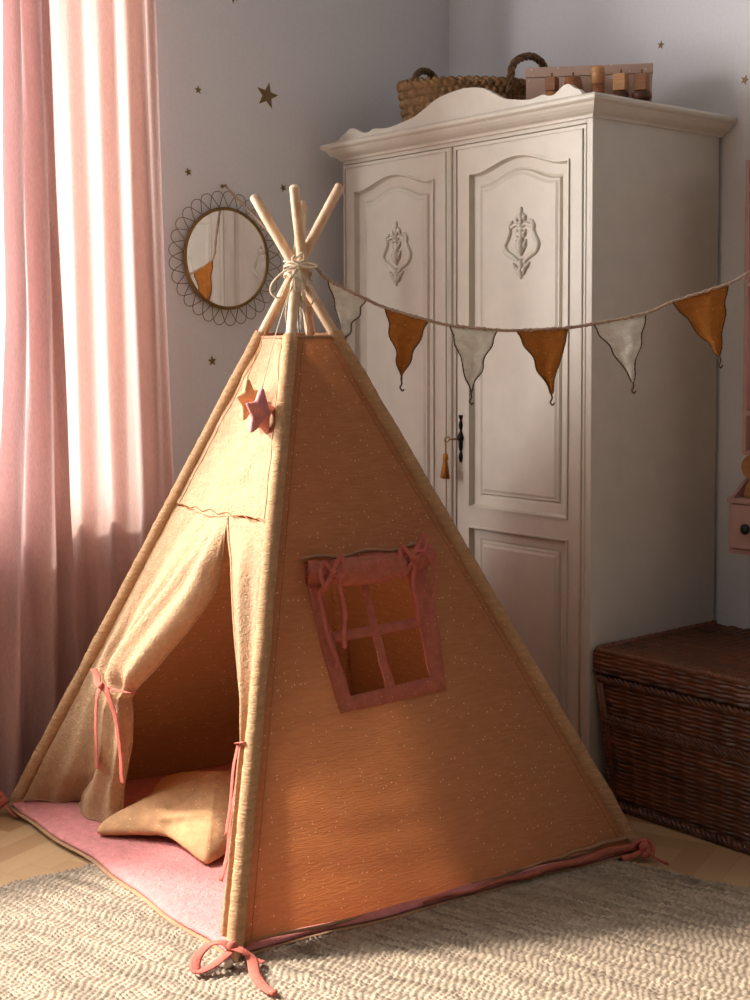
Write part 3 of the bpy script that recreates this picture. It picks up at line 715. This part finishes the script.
for k in 'FRLB':
    pts = []; rad = []
    n = 150
    for i in range(n+1):
        h = .028+(TOP[k]-.028)*i/n; p = pole(k, h); out = (p-Vector((CT.x, CT.y, p.z))).normalized()
        pts.append(p+out*.002+Vector((fn(h*9, 1, ord(k)), fn(h*9, 5, ord(k)), 0))*.0022)
        rad.append(.0192+.0016*fn(h*60, ord(k), 2)+.0016*fn(h*16, ord(k), 9)+(.0012 if i < 3 else 0))
    MB().tube(pts, rad, 18, cap=False).build('pole_sleeve', M['sleeve'], tent)
def cloth_off(ij, t, h, amp=1):
    s = min(t, 1-t); edge = sstep(0, .12, s)
    tension = -.010*4*t*(1-t)*(1-h/1.4)
    wr = .0016*math.sin(h*62+t*5+3*fn(t*4, h*6, 1))*edge+.003*fn(t*7, h*16, 4)*edge+.0035*fn(t*2.2, h*3, 7)*edge
    return (tension+wr*amp)
def inpoly(p, poly):
    x, y = p; c = False; n = len(poly)
    for i in range(n):
        x1_, y1_ = poly[i]; x2_, y2_ = poly[i-1]
        if (y1_ > y) != (y2_ > y) and x < (x2_-x1_)*(y-y1_)/(y2_-y1_)+x1_: c = not c
    return c
# window panel geometry on the F-R face (t, h)
WO = [(.160,.780), (.790,.789), (.654,.451), (.279,.441)]
WI = [(.232,.742), (.662,.738), (.612,.487), (.318,.474)]
MID = [((a+c)/2, (b_+d)/2) for (a, b_), (c, d) in zip(WO, WI)]
def panel(ij, h0, h1, t0=.0, t1=1., nt=90, nh=110, keep=None, nm='side_panel', m_=None):
    mb_ = MB()
    def P(u, v):
        t = t0+(t1-t0)*u; hh = h0+(h1-h0)*v+.008*math.sin(t*9+1)*(1-v)
        return fp(ij, t, hh, cloth_off(ij, t, hh)+.004)
    mb_.grid(P, nt, nh, (lambda u, v: keep(t0+(t1-t0)*u, h0+(h1-h0)*v)) if keep else None)
    return mb_.build(nm, m_ or M['ochre'], tent)
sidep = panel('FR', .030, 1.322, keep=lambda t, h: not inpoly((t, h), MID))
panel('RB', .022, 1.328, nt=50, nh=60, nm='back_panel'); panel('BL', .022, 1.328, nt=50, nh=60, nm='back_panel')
panel('LF', .872, 1.318, nt=70, nh=50, nm='front_panel', m_=M['ochre_lit'])
# seams: a fine stitched groove beside the sleeves, and the seam above the doorway
for ij, ts_ in (('FR', (.0, 1.)), ('LF', (0., 1.))):
    for tt in ts_:
        k = ij[0] if tt == 0 else ij[1]
        pts = []
        for i in range(70):
            h = .035+1.27*i/69; L = (pole(ij[1], h)-pole(ij[0], h)).length; t = (.036/L if tt == 0 else 1-.036/L)
            if ij == 'LF' and h < .87: continue
            pts.append(fp(ij, t, h, cloth_off(ij, t, h)+.0046))
        MB().tube(pts, .0008, 5).build('seam', M['seam'], tent)
MB().tube([fp('LF', .06+.9*i/40, .876+.004*math.sin(i*.9), cloth_off('LF', .06+.9*i/40, .876)+.0052) for i in range(41)], .0014, 5).build('seam', M['seam'], tent)
# top rim of the cloth
rimt = MB()
for ij in ('LF', 'FR', 'RB', 'BL'):
    rimt.tube([fp(ij, i/16, 1.322 if ij in ('LF', 'FR') else 1.33, .004) for i in range(17)], .0045, 8)
rimt.build('top_hem', M['hem_tape'], tent)
# bottom hems
for ij, h_ in (('FR', .027), ('RB', .020), ('BL', .020)):
    MB().tube([fp(ij, .01+.98*i/40, h_+.008*math.sin((.01+.98*i/40)*9+1)+.002*math.sin(i*.7), -.001) for i in range(41)], .0045, 6, flat=.6).build('bottom_hem', M['hem_tape'], tent)
# window frame with cross bars
def ribbon(a, b, wa, wb, off, n=14, th=.0028, ij='FR'):
    """flat strip in the face from a to b (t, h), half-width vectors wa, wb"""
    mb_ = MB(); nn = n
    def P(u, v, k):
        t = a[0]+(b[0]-a[0])*u+(2*v-1)*(wa[0]+(wb[0]-wa[0])*u); h = a[1]+(b[1]-a[1])*u+(2*v-1)*(wa[1]+(wb[1]-wa[1])*u)
        return fp(ij, t, h, cloth_off(ij, t, h)+off+k*th)
    mb_.grid(lambda u, v: P(u, v, 1), nn, 3); mb_.grid(lambda u, v: P(u, v, 0), nn, 3)
    for v in (0, 1): mb_.grid(lambda u, w_: P(u, v, w_), nn, 1)
    for u0 in (0, 1): mb_.grid(lambda v, w_: P(u0, v, w_), 3, 1)
    return mb_
wf_ = MB()
for i in range(4):
    o0, o1 = Vector(WO[i]), Vector(WO[(i+1) % 4]); i0, i1 = Vector(WI[i]), Vector(WI[(i+1) % 4])
    a = (o0+i0)/2; b_ = (o1+i1)/2; q = ribbon(a, b_, (o0-i0)/2, (o1-i1)/2, .0055, 22); n0 = len(wf_.v); wf_.v += q.v; wf_.f += [tuple(k+n0 for k in f) for f in q.f]; wf_.sm += q.sm
wfo = wf_.build('window_frame', M['rose'], tent); wfo['label'] = 'rose cloth window frame'
b1 = ribbon((.442,.742), (.462,.478), (.014,0), (.017,0), .0052).build('window_bar', M['rose'], wfo)
b2 = ribbon((.268,.606), (.652,.613), (0,.0115), (0,.0115), .0052).build('window_bar', M['rose'], wfo)
# rolled-up window cover
rp = []; rr_ = []; n = 60; Uz = []
for i in range(n+1):
    s = i/n; t = .165+.640*s; h = .755+.014*s-.020*math.sin(PI*s)
    pinch = .45*math.exp(-((s-.15)/.05)**2)+.58*math.exp(-((s-.76)/.05)**2)
    r0 = (.0235+.007*math.sin(PI*min(1, s/.9)))*(1-pinch)+.002*fn(s*9, 2, 2)
    rr_.append(r0); rp.append(fp('FR', t, h, .014+.014*math.sin(PI*s)))
def rolls():
    mb_ = MB(); ref = NRM['FR']
    def P(u, v):
        i = min(n, int(round(v*n))); p = rp[i]; tt = (rp[min(i+1, n)]-rp[max(i-1, 0)]).normalized(); a = (ref-tt*ref.dot(tt)).normalized(); b_ = tt.cross(a)
        an = 2*PI*u; r0 = rr_[i]*(1+.06*math.sin(5*an+v*7)+.05*fn(an*1.5, v*12, 5)+.10*math.sin(9*an)*(math.exp(-((v-.15)/.09)**2)+math.exp(-((v-.76)/.09)**2)))
        return p+a*math.cos(an)*r0+b_*math.sin(an)*r0*1.12
    mb_.grid(P, 40, n, closed_u=True)
    # spiral seen in the open left end
    p = rp[0]; tt = (rp[1]-rp[0]).normalized(); a = (ref-tt*ref.dot(tt)).normalized(); b_ = tt.cross(a)
    for s0 in (0, 1):
        pts = []
        for q in range(40):
            an = .42*q; rd = rr_[0]*(1-.022*q); pts.append(p+(a*math.cos(an)+b_*math.sin(an))*rd)
    mb_.grid(lambda u, v: pts[min(39, int(u*39))]+tt*(.03*v-.001), 39, 2)
    return mb_
cov = rolls().build('rolled_window_cover', M['rose'], tent)
MB().tube([fp('FR', .150+.645*i/30, .786+.004*math.sin(i*.5)+.006*i/30, .006+.004*math.sin(i*1.3)**2) for i in range(31)], .005, 6, flat=.5).build('cover_hem', M['hem_tape'], cov)
def rib(pts, w_=.006, nm='ribbon_tie', m_=None, parent=None, up=None, th=.16, n=6):
    P = cr(pts, n); m2 = MB().tube(P, w_, 8, flat=th, up=up)
    return m2.build(nm, m_ or M['rose_ribbon'], parent)
nF = NRM['FR']
def q_(t, h, o): return fp('FR', t, h, o)
# ties of the cover: left bow
kL = (.262, .752); kR = (.668, .762)
for (t0, h0), rr0 in ((kL, .02), (kR, .017)):
    c0 = q_(t0, h0-.004, .018); pts = []
    for i in range(17):
        an = 2*PI*i/16; pts.append(c0+nF*math.cos(an)*rr0+Vector((0, 0, 1))*math.sin(an)*rr0*1.0)
    rib(pts, .005, 'ribbon_tie', None, cov, n=2, th=.35)
rib([q_(.262,.742,.040), q_(.29,.735,.05), q_(.300,.70,.034), q_(.312,.65,.030), q_(.305,.615,.022), q_(.300,.575,.022)], .0062, 'ribbon_tie', None, cov, up=nF)
rib([q_(.262,.742,.040), q_(.235,.715,.045), q_(.205,.70,.035), q_(.225,.66,.022), q_(.245,.60,.018), q_(.272,.555,.016), q_(.262,.535,.016)], .0058, 'ribbon_tie', None, cov, up=nF)
rib([q_(.262,.745,.044), q_(.22,.765,.05), q_(.20,.745,.05), q_(.215,.715,.05), q_(.26,.738,.046)], .0055, 'ribbon_tie', None, cov, up=nF)
rib([q_(.262,.745,.044), q_(.30,.775,.05), q_(.315,.760,.05), q_(.30,.730,.05), q_(.265,.738,.046)], .0055, 'ribbon_tie', None, cov, up=nF)
rib([q_(.668,.752,.040), q_(.662,.735,.045), q_(.640,.70,.034), q_(.636,.66,.028), q_(.627,.625,.022), q_(.622,.608,.018)], .0065, 'ribbon_tie', None, cov, up=nF)
rib([q_(.668,.755,.040), q_(.70,.770,.05), q_(.735,.765,.05), q_(.755,.73,.045), q_(.745,.69,.032), q_(.705,.655,.025)], .0032, 'ribbon_tie', None, cov, up=nF)
rib([q_(.668,.757,.044), q_(.72,.785,.05), q_(.77,.805,.045), q_(.79,.80,.04), q_(.75,.775,.045), q_(.67,.750,.046)], .006, 'ribbon_tie', None, cov, up=nF)
rib([q_(.668,.757,.044), q_(.63,.785,.05), q_(.60,.765,.05), q_(.575,.725,.045), q_(.60,.72,.04), q_(.665,.748,.046)], .006, 'ribbon_tie', None, cov, up=nF)
MB().ball(q_(.668,.757,.046), .0085).build('knot', M['rose_ribbon'], cov); MB().ball(q_(.262,.745,.046), .008).build('knot', M['rose_ribbon'], cov)

# door flaps on the L-F face
FE = [(.876,.574), (.82,.600), (.767,.625), (.695,.628), (.601,.535), (.53,.450), (.465,.385), (.41,.322), (.38,.345), (.346,.392), (.265,.470), (.197,.486), (.116,.472), (.06,.470)]
FR_ = [(.876,.470), (.757,.430), (.69,.345), (.60,.245), (.53,.195), (.465,.165), (.41,.178), (.346,.215), (.265,.285), (.197,.290), (.116,.235), (.06,.235)]
TIE = .405
def roll_ends(h):
    """left and right edge of the gathered roll; below the tie it hangs straight down"""
    hh = max(h, TIE); e = interp(FE, hh); r0 = interp(FR_, hh)
    if h < .85: e = (interp(FE, max(hh-.02, TIE))+2*e+interp(FE, hh+.02))/4
    a, b_ = fp('LF', r0, hh), fp('LF', e, hh)
    if h < TIE:
        c = (a+b_)/2; ee = (pole('F', .4)-pole('L', .4)).normalized()
        dx = interp([(.03, -.125), (.08, -.11), (.13, -.075), (.20, -.035), (.27, -.005), (.346, .005), (TIE, 0)], h)
        wd = interp([(.03, .120), (.08, .100), (.13, .068), (.20, .056), (.27, .054), (.346, .050), (.385, .044), (TIE, (b_-a).length/2)], h)
        c = c+ee*dx; a = c-ee*wd; b_ = c+ee*wd; a.z = h; b_.z = h
    return a, b_
def flapL(u, v):
    h = .034+(.874-.034)*v; a, b_ = roll_ends(h); nn = NRM['LF'].lerp(Vector((0, -1, 0)), sstep(.5, .35, h)).normalized()
    if u < .42:
        s = u/.42; hh = max(h, .03); p0 = fp('LF', .025, hh); p = p0.lerp(a, s); d = (a-p0).length
        p = p+nn*(-.004*math.sin(PI*s)+.004*fn(s*4, h*9, 2)+.006*math.sin(s*13+h*9)*math.sin(PI*s)*sstep(.8, .5, h))
        p.z += .006*math.sin(s*9)*sstep(.1, .03, h); return p
    s = (u-.42)/.58; p = a.lerp(b_, (1-math.cos(PI*s))/2)
    bul = sstep(.876, .72, h); tie = math.exp(-((h-TIE)/.03)**2)
    depth = (.040*bul*(1-.6*tie)+.004*bul)*math.sin(PI*s)**.7 if 0 < s < 1 else 0
    fold = .0075*bul*math.sin(PI*s)*math.sin(s*PI*5+h*5+1.5*fn(h*5, s*2, 3))*(1+.6*tie)
    p = p+nn*(depth+fold-.004*bul*s); p.z -= .012*math.sin(PI*s)*sstep(.15, .03, h); p.z = max(p.z, .033); return p
lf = MB().grid(flapL, 90, 120).build('door_flap', M['ochre_lit'], tent)
MB().tube([flapL(i/60, 0) for i in range(61)], .0042, 6, flat=.6).build('flap_hem', M['hem_tape'], lf)
MB().tube([flapL(1, i/90) for i in range(91)], .0034, 6).build('flap_edge', M['ochre_lit'], lf)
RE = [(.876,.574), (.82,.640), (.772,.700), (.684,.768), (.56,.862), (.48,.915), (.443,.932), (.398,.958), (.36,.950), (.29,.955), (.175,.950), (.05,.95)]
def flapR(u, v):
    h = .045+(.874-.045)*v; e = interp(RE, h); t = e+(1.0-e)*u; bul = sstep(.876, .7, h)
    return fp('LF', t, h, .020*bul*math.sin(PI*min(1, u*1.0))*(1-u*.3)+.008*bul*math.sin(u*PI*4+h*4)*math.sin(PI*u)-.003*bul*(1-u))
rf = MB().grid(flapR, 40, 110).build('door_flap', M['ochre_lit'], tent)
MB().tube([flapR(0, i/90) for i in range(91)], .0038, 6).build('flap_edge', M['ochre_lit'], rf)
# flap ties
def l_(t, h, o): return fp('LF', t, h, o)
nL = NRM['LF']
def lw(dx, z, o):
    c = (roll_ends(TIE)[0]+roll_ends(TIE)[1])/2; return Vector((c.x+dx, c.y-o, z))
rib([l_(.080,.422,.016), l_(.13,.408,.020), l_(.19,.398,.040), l_(.235,.396,.052), l_(.29,.399,.044), l_(.335,.403,.020), l_(.33,.405,-.012)], .0095, 'ribbon_tie', None, lf, up=(0,0,1))
rib([lw(.0,.420,.054), lw(-.020,.39,.060), lw(-.034,.32,.058), lw(-.038,.26,.056), lw(-.040,.215,.054), lw(-.036,.19,.054)], .0105, 'ribbon_tie', None, lf, up=nL)
rib([lw(.0,.420,.054), lw(.028,.405,.056), lw(.052,.35,.048), lw(.060,.30,.044), lw(.064,.24,.040), lw(.066,.20,.040), lw(.072,.175,.040)], .0105, 'ribbon_tie', None, lf, up=nL)
MB().ball(lw(0,.420,.058), .011, .009, .010).build('knot', M['rose_ribbon'], lf)
rib([l_(1.0,.41,.024), l_(.965,.402,.026), l_(.95,.398,.010), l_(.95,.395,-.008)], .006, 'ribbon_tie', None, rf, up=(0,0,1))
rib([l_(.958,.402,.010), l_(.952,.37,.006), l_(.947,.31,.002), l_(.940,.25,.004), l_(.940,.19,.000), l_(.930,.13,.002)], .0075, 'ribbon_tie', None, rf, up=nL)
rib([l_(.957,.402,.016), l_(.954,.35,.020), l_(.952,.28,.016), l_(.948,.22,.016)], .006, 'ribbon_tie', None, rf, up=nL)
# rope lashing round the crossing, loops and loose ends
lash = MB(); A0 = Vector((.860, -1.335, 1.492))
for k in range(6):
    c = A0+Vector((0, 0, -.018+.008*k)); ti = random.uniform(-.5, .5); tj = random.uniform(-.5, .5)
    lash.tube([c+Vector((.036*math.cos(a), .036*math.sin(a), .036*(ti*math.cos(a)+tj*math.sin(a)))) for a in np.linspace(0, 2*PI, 26, endpoint=False)], .0026, 6, closed=True)
rv = Vector(r2); uv_ = Vector((0, 0, 1)); dv_ = Vector(-d_)
def ap(x, z, o=.045): return A0+rv*x+uv_*z+dv_*o
lash.tube(cr([ap(0,.01), ap(-.03,.0), ap(-.062,-.03), ap(-.068,-.055), ap(-.05,-.07), ap(-.032,-.055), ap(-.012,-.015), ap(0,.005)], 6), .0028, 6)
lash.tube(cr([ap(0,.01), ap(.012,-.02), ap(.008,-.06), ap(.020,-.088), ap(.038,-.085), ap(.040,-.06), ap(.02,-.02), ap(.002,.01)], 6), .0024, 6)
lash.tube(cr([ap(0,.02), ap(.03,.008), ap(.055,.012), ap(.03,.02), ap(0,.015)], 6), .0026, 6)
lash.tube(cr([ap(-.004,.03), ap(.014,.045), ap(.018,.028), ap(0,.02), ap(-.012,.03), ap(-.004,.04)], 6), .003, 6)
lash.tube(cr([ap(.0,0), ap(.006,-.05), ap(.018,-.11), ap(.026,-.15), ap(.024,-.175)], 6), .002, 6)
lash.tube(cr([ap(-.004,0), ap(-.016,-.05), ap(-.03,-.10), ap(-.028,-.135)], 6), .0016, 6)
for k in range(7): lash.tube(cr([ap(-.005+.002*k, 0), ap(-.004+.004*k, -.05, .05), ap(.000+.004*k, -.09-.004*k, .042)], 5), .0016, 5)
lash.build('rope_lashing', M['rope'], tent)

# ------------------------------------------------------------------ mat in the tent
mt = thing('play_mat', 'padded pink mat with an ochre underside on the floor inside the tent', 'mat', (.87, -1.32, .012))
MC = [(.205, -1.868), (1.397, -1.918), (1.562, -.775), (.372, -.745)]
def matP(s, a, z, e=0):
    """s 0..1 from middle to rim, a 0..1 round the outline"""
    k = a*4; i = int(k) % 4; f_ = k-int(k); p = Vector(MC[i]).lerp(Vector(MC[(i+1) % 4]), f_)
    c = Vector((.88, -1.32)); d = p-c; wob = .006*math.sin(a*41)+.004*math.sin(a*97+1); wob *= sstep(0, .08, f_)*sstep(1, .92, f_)
    p = c+d*s+d.normalized()*(wob*s+e*s); return Vector((p.x, p.y, z+.0015*fn(p.x*9, p.y*9, 1)*(s < .99)))
mp_ = MB(); rings_ = [(0, .031), (.3, .031), (.6, .031), (.85, .0305), (.95, .030), (.98, .028), (.993, .0245), (1.0, .020), (.996, .0165), (.98, .0150), (0, .0150)]
na = 240
vs = [matP(s, k/na, z) for s, z in rings_ for k in range(na)]; fs = [(i*na+k, i*na+(k+1) % na, (i+1)*na+(k+1) % na, (i+1)*na+k) for i in range(len(rings_)-1) for k in range(na)]
mp_.add(vs, fs).build('mat_top', M['mat_pink'], mt)
mb_ = MB(); rings_ = [(0, .0145), (.98, .0145), (1.0, .0165), (1.006, .0145), (1.008, .0125), (1.0, .0112), (0, .011)]
vs = [matP(s, k/na, z, .004) for s, z in rings_ for k in range(na)]; fs = [(i*na+k, i*na+(k+1) % na, (i+1)*na+(k+1) % na, (i+1)*na+k) for i in range(len(rings_)-1) for k in range(na)]
o = mb_.add(vs, fs).build('mat_underside', M['hem_tape'], mt); o['label'] = 'beige padded underside'
Z = .012
# corner bow by the front pole
F0 = Vector((1.405, -1.925, .030))
def fr(a, b_, z=0): return F0+Vector((a, b_, z))
# x right-ward in view = r2 direction, y toward the camera = -d
gv = Vector((-d_.x, -d_.y, 0)).normalized(); hv = Vector((r_.x, r_.y, 0)).normalized()
def vb(a, b_, z): return Vector((1.422, -1.935, 0))+hv*a+gv*b_+Vector((0, 0, z))
rib([vb(0,.0,.050), vb(-.02,-.01,.058), vb(-.05,-.01,.050), vb(-.070,.02,.036), vb(-.064,.05,.024), vb(-.035,.04,.030), vb(0,.008,.046)], .012, 'ribbon_tie', None, mt, up=(0,0,1), th=.22)
rib([vb(0,.0,.052), vb(.022,.01,.050), vb(.045,.020,.036), vb(.055,.06,.024), vb(.075,.105,.020), vb(.098,.135,.0195)], .012, 'ribbon_tie', None, mt, up=(0,0,1), th=.22)
rib([vb(0,.0,.050), vb(.03,.0,.038), vb(.055,.0,.024), vb(.07,.008,.022)], .008, 'ribbon_tie', None, mt, up=(0,0,1), th=.22)
MB().ball(vb(.098,.137,.021), .009, .008, .006).build('knot', M['rose_ribbon'], mt)
MB().ball(vb(.002,.0,.052), .012, .012, .012).build('knot', M['rose_ribbon'], mt)
# knotted ties at the right corner
R0 = Vector((1.572, -.795, 0))
def rk(a, b_, z): return R0+hv*a+gv*b_+Vector((0, 0, z))
rib([rk(-.02,.0,.03), rk(.0,.01,.050), rk(.014,.02,.036), rk(.010,.03,.020), rk(-.004,.035,.022)], .008, 'ribbon_tie', None, mt, th=.5)
rib([rk(-.01,.0,.035), rk(.018,.01,.048), rk(.028,.02,.030), rk(.022,.03,.018)], .007, 'ribbon_tie', None, mt, th=.5)
rib([rk(.01,.02,.024), rk(.025,.04,.018), rk(.040,.075,.019), rk(.052,.085,.018)], .007, 'ribbon_tie', None, mt, th=.4)
rib([rk(.0,.02,.024), rk(-.03,.035,.018), rk(-.055,.045,.018)], .007, 'ribbon_tie', None, mt, th=.4)
MB().ball(rk(.006,.015,.034), .014, .014, .016).build('knot', M['rose_ribbon'], mt)
# ties at the left corner
L0 = Vector((.215, -1.885, 0))
def lk(a, b_, z): return L0+hv*a+gv*b_+Vector((0, 0, z))
rib([lk(0,.0,.03), lk(-.012,.01,.060), lk(-.030,.015,.055), lk(-.034,.02,.030), lk(-.012,.02,.022)], .009, 'ribbon_tie', None, mt, th=.4)
rib([lk(-.005,.01,.04), lk(-.012,.02,.022), lk(-.030,.03,.014), lk(-.06,.04,.010), lk(-.10,.04,.008)], .009, 'ribbon_tie', None, mt, th=.3)
rib([lk(0,.01,.03), lk(.01,.02,.020), lk(.03,.04,.010), lk(.05,.06,.008)], .008, 'ribbon_tie', None, mt, th=.3)
MB().ball(lk(-.006,.010,.036), .013, .013, .015).build('knot', M['rose_ribbon'], mt)
# rolled edge of the mat showing under the right side of the tent
pts = [fp('FR', .42+.575*i/40, .022+.003*math.sin(i*.6), .012+.010*sstep(0, 1, i/40)) for i in range(41)]
MB().tube(pts, [.004+.006*sstep(0, 1, i/40) for i in range(41)], 8).build('rolled_edge', M['rose'], mt)
pts = [fp('FR', .55+.445*i/40, .034+.010*sstep(0, 1, i/40)+.002*math.sin(i*.8), .006+.004*sstep(0, 1, i/40)) for i in range(41)]
MB().tube(pts, [.002+.004*sstep(0, 1, i/40) for i in range(41)], 8).build('inner_hem', M['hem_tape'], mt)

# ------------------------------------------------------------------ puffed stars
def puff_star(nm, R, r, H, mtx, m_, parent=None, rot=0, nth=150, nr=18, sag=0.0, droop=0.0, floor_z=None):
    poly = star_poly(R, r, rot)
    # rounded outline by dense sampling and smoothing
    pts = []
    for i in range(10):
        a, b_ = Vector(poly[i]), Vector(poly[(i+1) % 10])
        for k in range(15): pts.append(a.lerp(b_, k/15))
    for _ in range(5): pts = [(pts[i-1]+pts[i]*2+pts[(i+1) % 150])/4 for i in range(150)]
    segs = [(pts[i], pts[(i+1) % 150]) for i in range(150)]
    P0 = np.array([p[:] for p in pts]); P1 = np.roll(P0, -1, 0); E = P1-P0; EE = (E**2).sum(1)
    def dist(p):
        q = np.array(p); t = np.clip(((q-P0)*E).sum(1)/EE, 0, 1); return float(np.sqrt((((P0+E*t[:, None])-q)**2).sum(1)).min())
    dm = dist((0, 0)); mb2 = MB()
    for sgn in (1, -1):
        vs = []; 
        for j in range(nr+1):
            s = 1-(1-j/nr)**1.0; s = math.sin(PI/2*s)
            for i in range(150):
                p = pts[i]*s; dd = dist((p.x, p.y)) if j < nr else 0
                z = H*(min(1, dd/dm))**.55
                an = math.atan2(p.y, p.x); z *= 1+.05*fn(p.x/R*5, p.y/R*5, sgn)+.07*math.sin(an*31)*math.exp(-dd/dm*7)
                z = z*sgn if sgn > 0 else -z*(1-sag)
                q = mtx @ Vector((p.x, p.y, z-droop*(p.length/R)**1.6))
                if floor_z is not None: q.z = max(q.z, floor_z)
                vs.append(q)
        fs = [(j*150+i, j*150+(i+1) % 150, (j+1)*150+(i+1) % 150, (j+1)*150+i) for j in range(nr) for i in range(150)]
        mb2.add(vs, fs)
    return mb2.build(nm, m_, parent)
sc_ = puff_star('star_cushion', .335, .205, .085, Matrix.Translation((.725, -1.515, .080)), M['cushion'], rot=math.radians(127.7), sag=.2, droop=.038, floor_z=.0325)
tag(recenter(sc_), 'puffy ochre star-shaped cushion lying on the pink mat in the tent opening', 'cushion')
def hang_star(pos, R, m_, lab, rotz, rot, cordm, top_off):
    t = thing('hanging_star', lab, 'ornament', pos, 'small stuffed stars hanging from the tent top')
    mx_ = Matrix.Translation(pos) @ Matrix.Rotation(rotz, 4, 'Z') @ Matrix.Rotation(PI/2, 4, 'X')
    puff_star('star', R, R*.52, R*.40, mx_, m_, t, rot=rot)
    tip = mx_ @ Vector((R*.92*math.sin(rot), R*.92*math.cos(rot), 0))
    MB().tube(cr([tip, tip.lerp(ap(*top_off), .5)+nL*.006, ap(*top_off)], 8), .0012, 5).build('hanging_cord', cordm, t)
hang_star(fp('LF', .60, 1.150, .036), .060, M['cushion'], 'small ochre stuffed star hanging left on the tent front', 2.02, -.12, M['tassel'], (-.012, -.01))
hang_star(fp('LF', .88, 1.118, .046), .066, M['mat_pink'], 'small rose stuffed star hanging right of the ochre one on the tent front', 1.95, .12, M['rope'], (-.004, -.01))

# ------------------------------------------------------------------ bunting
bt = thing('bunting', 'bunting of alternating off-white and ochre flags strung across the wardrobe', 'bunting', (.88, -1.31, 1.33))
SP_ = [(.016,-1.005,1.824), (.09,-.974,1.748), (.165,-.942,1.672), (.235,-.912,1.60), (.30,-.945,1.56), (.42,-1.03,1.50), (.64,-1.17,1.472), (.84,-1.295,1.505), (.888,-1.300,1.507), (.9095,-1.274,1.474), (.972,-1.197,1.423), (1.004,-1.158,1.400), (1.075,-1.071,1.367), (1.112,-1.026,1.353), (1.190,-.930,1.3405), (1.223,-.890,1.3395), (1.308,-.786,1.346), (1.351,-.733,1.356), (1.438,-.627,1.383), (1.482,-.572,1.413), (1.574,-.460,1.459), (1.610,-.416,1.490), (1.692,-.314,1.556), (1.80,-.17,1.65), (1.89,-.02,1.75)]
st = MB()
for s_ in twist(SP_, .0028, 2, 150): st.tube(s_, .0032, 5)
st.build('string', M['cord'], bt)
hk2 = MB().lathe([(.006, 0), (.006, .004), (.0025, .006), (.0025, .018), (.005, .020)], (1.89, 0, 1.752), 14, Matrix.Rotation(PI/2, 3, 'X')); tag(hk2.build('wall_hook', M['brass']), 'small brass wall hook above the pink shelf holding the right end of the bunting', 'hook')
def flag(a, b_, tip, m_, seed, cur=1):
    a, b_, tip = Vector(a), Vector(b_), Vector(tip); ax = (b_-a); nrm = ax.cross(Vector((0,0,-1))).normalized()
    def edge(v, side):
        p = (a if side == 0 else b_).lerp(tip, v); d = (-1 if side == 0 else 1)
        return p+ax.normalized()*d*(.003*math.sin(v*PI*5+seed+side)*min(1,v*6)+.008*math.sin(PI*v)*(fn(v*4, seed, side)))
    def P(u, v):
        e0, e1 = edge(v, 0), edge(v, 1); p = e0.lerp(e1, u)
        return p+nrm*(.005*math.sin(u*7+seed+v*3)*(1-v)*v*4+.003*fn(u*5, v*7, seed))
    fo = thick(MB().grid(P, 16, 26).build('flag', m_, bt), .0012)
    fo['label'] = 'off-white muslin flag' if m_ == M['off_white'] else 'ochre muslin flag'
    tr_ = MB(); 
    for s in (0, 1): tr_.tube([P(s, v/40)+nrm*.0006*math.sin(v*2.1)+ax.normalized()*.0006*math.sin(v*2.7) for v in range(41)], .0019, 6)
    g_ = ax.normalized()*cur
    tr_.tube(cr([tip, tip+Vector((0,0,-.012))+g_*.002, tip+Vector((0,0,-.022))-g_*.003, tip+Vector((0,0,-.030))+g_*.003, tip+Vector((0,0,-.024))+g_*.008], 4), [.0022]*16+[.0026], 6)
    tr_.build('crochet_edge', M['crochet'], fo)
Wm, Om = M['off_white'], M['flag_ochre']
flag((.9095,-1.274,1.471), (.972,-1.197,1.420), (.9371,-1.24,1.3158), Wm, 1)
flag((1.004,-1.158,1.397), (1.075,-1.071,1.364), (1.030,-1.126,1.212), Om, 2)
flag((1.112,-1.026,1.350), (1.190,-.930,1.338), (1.146,-.984,1.175), Wm, 3)
flag((1.223,-.890,1.337), (1.308,-.786,1.343), (1.281,-.819,1.172), Om, 4)
flag((1.351,-.733,1.353), (1.438,-.627,1.380), (1.417,-.652,1.202), Wm, 5)
flag((1.482,-.572,1.410), (1.574,-.460,1.456), (1.562,-.475,1.268), Om, 6)
flag((.235,-.912,1.598), (.300,-.945,1.556), (.268,-.915,1.37), Om, 7)
flag((.60,-1.146,1.474), (.70,-1.208,1.478), (.655,-1.180,1.33), Wm, 8)
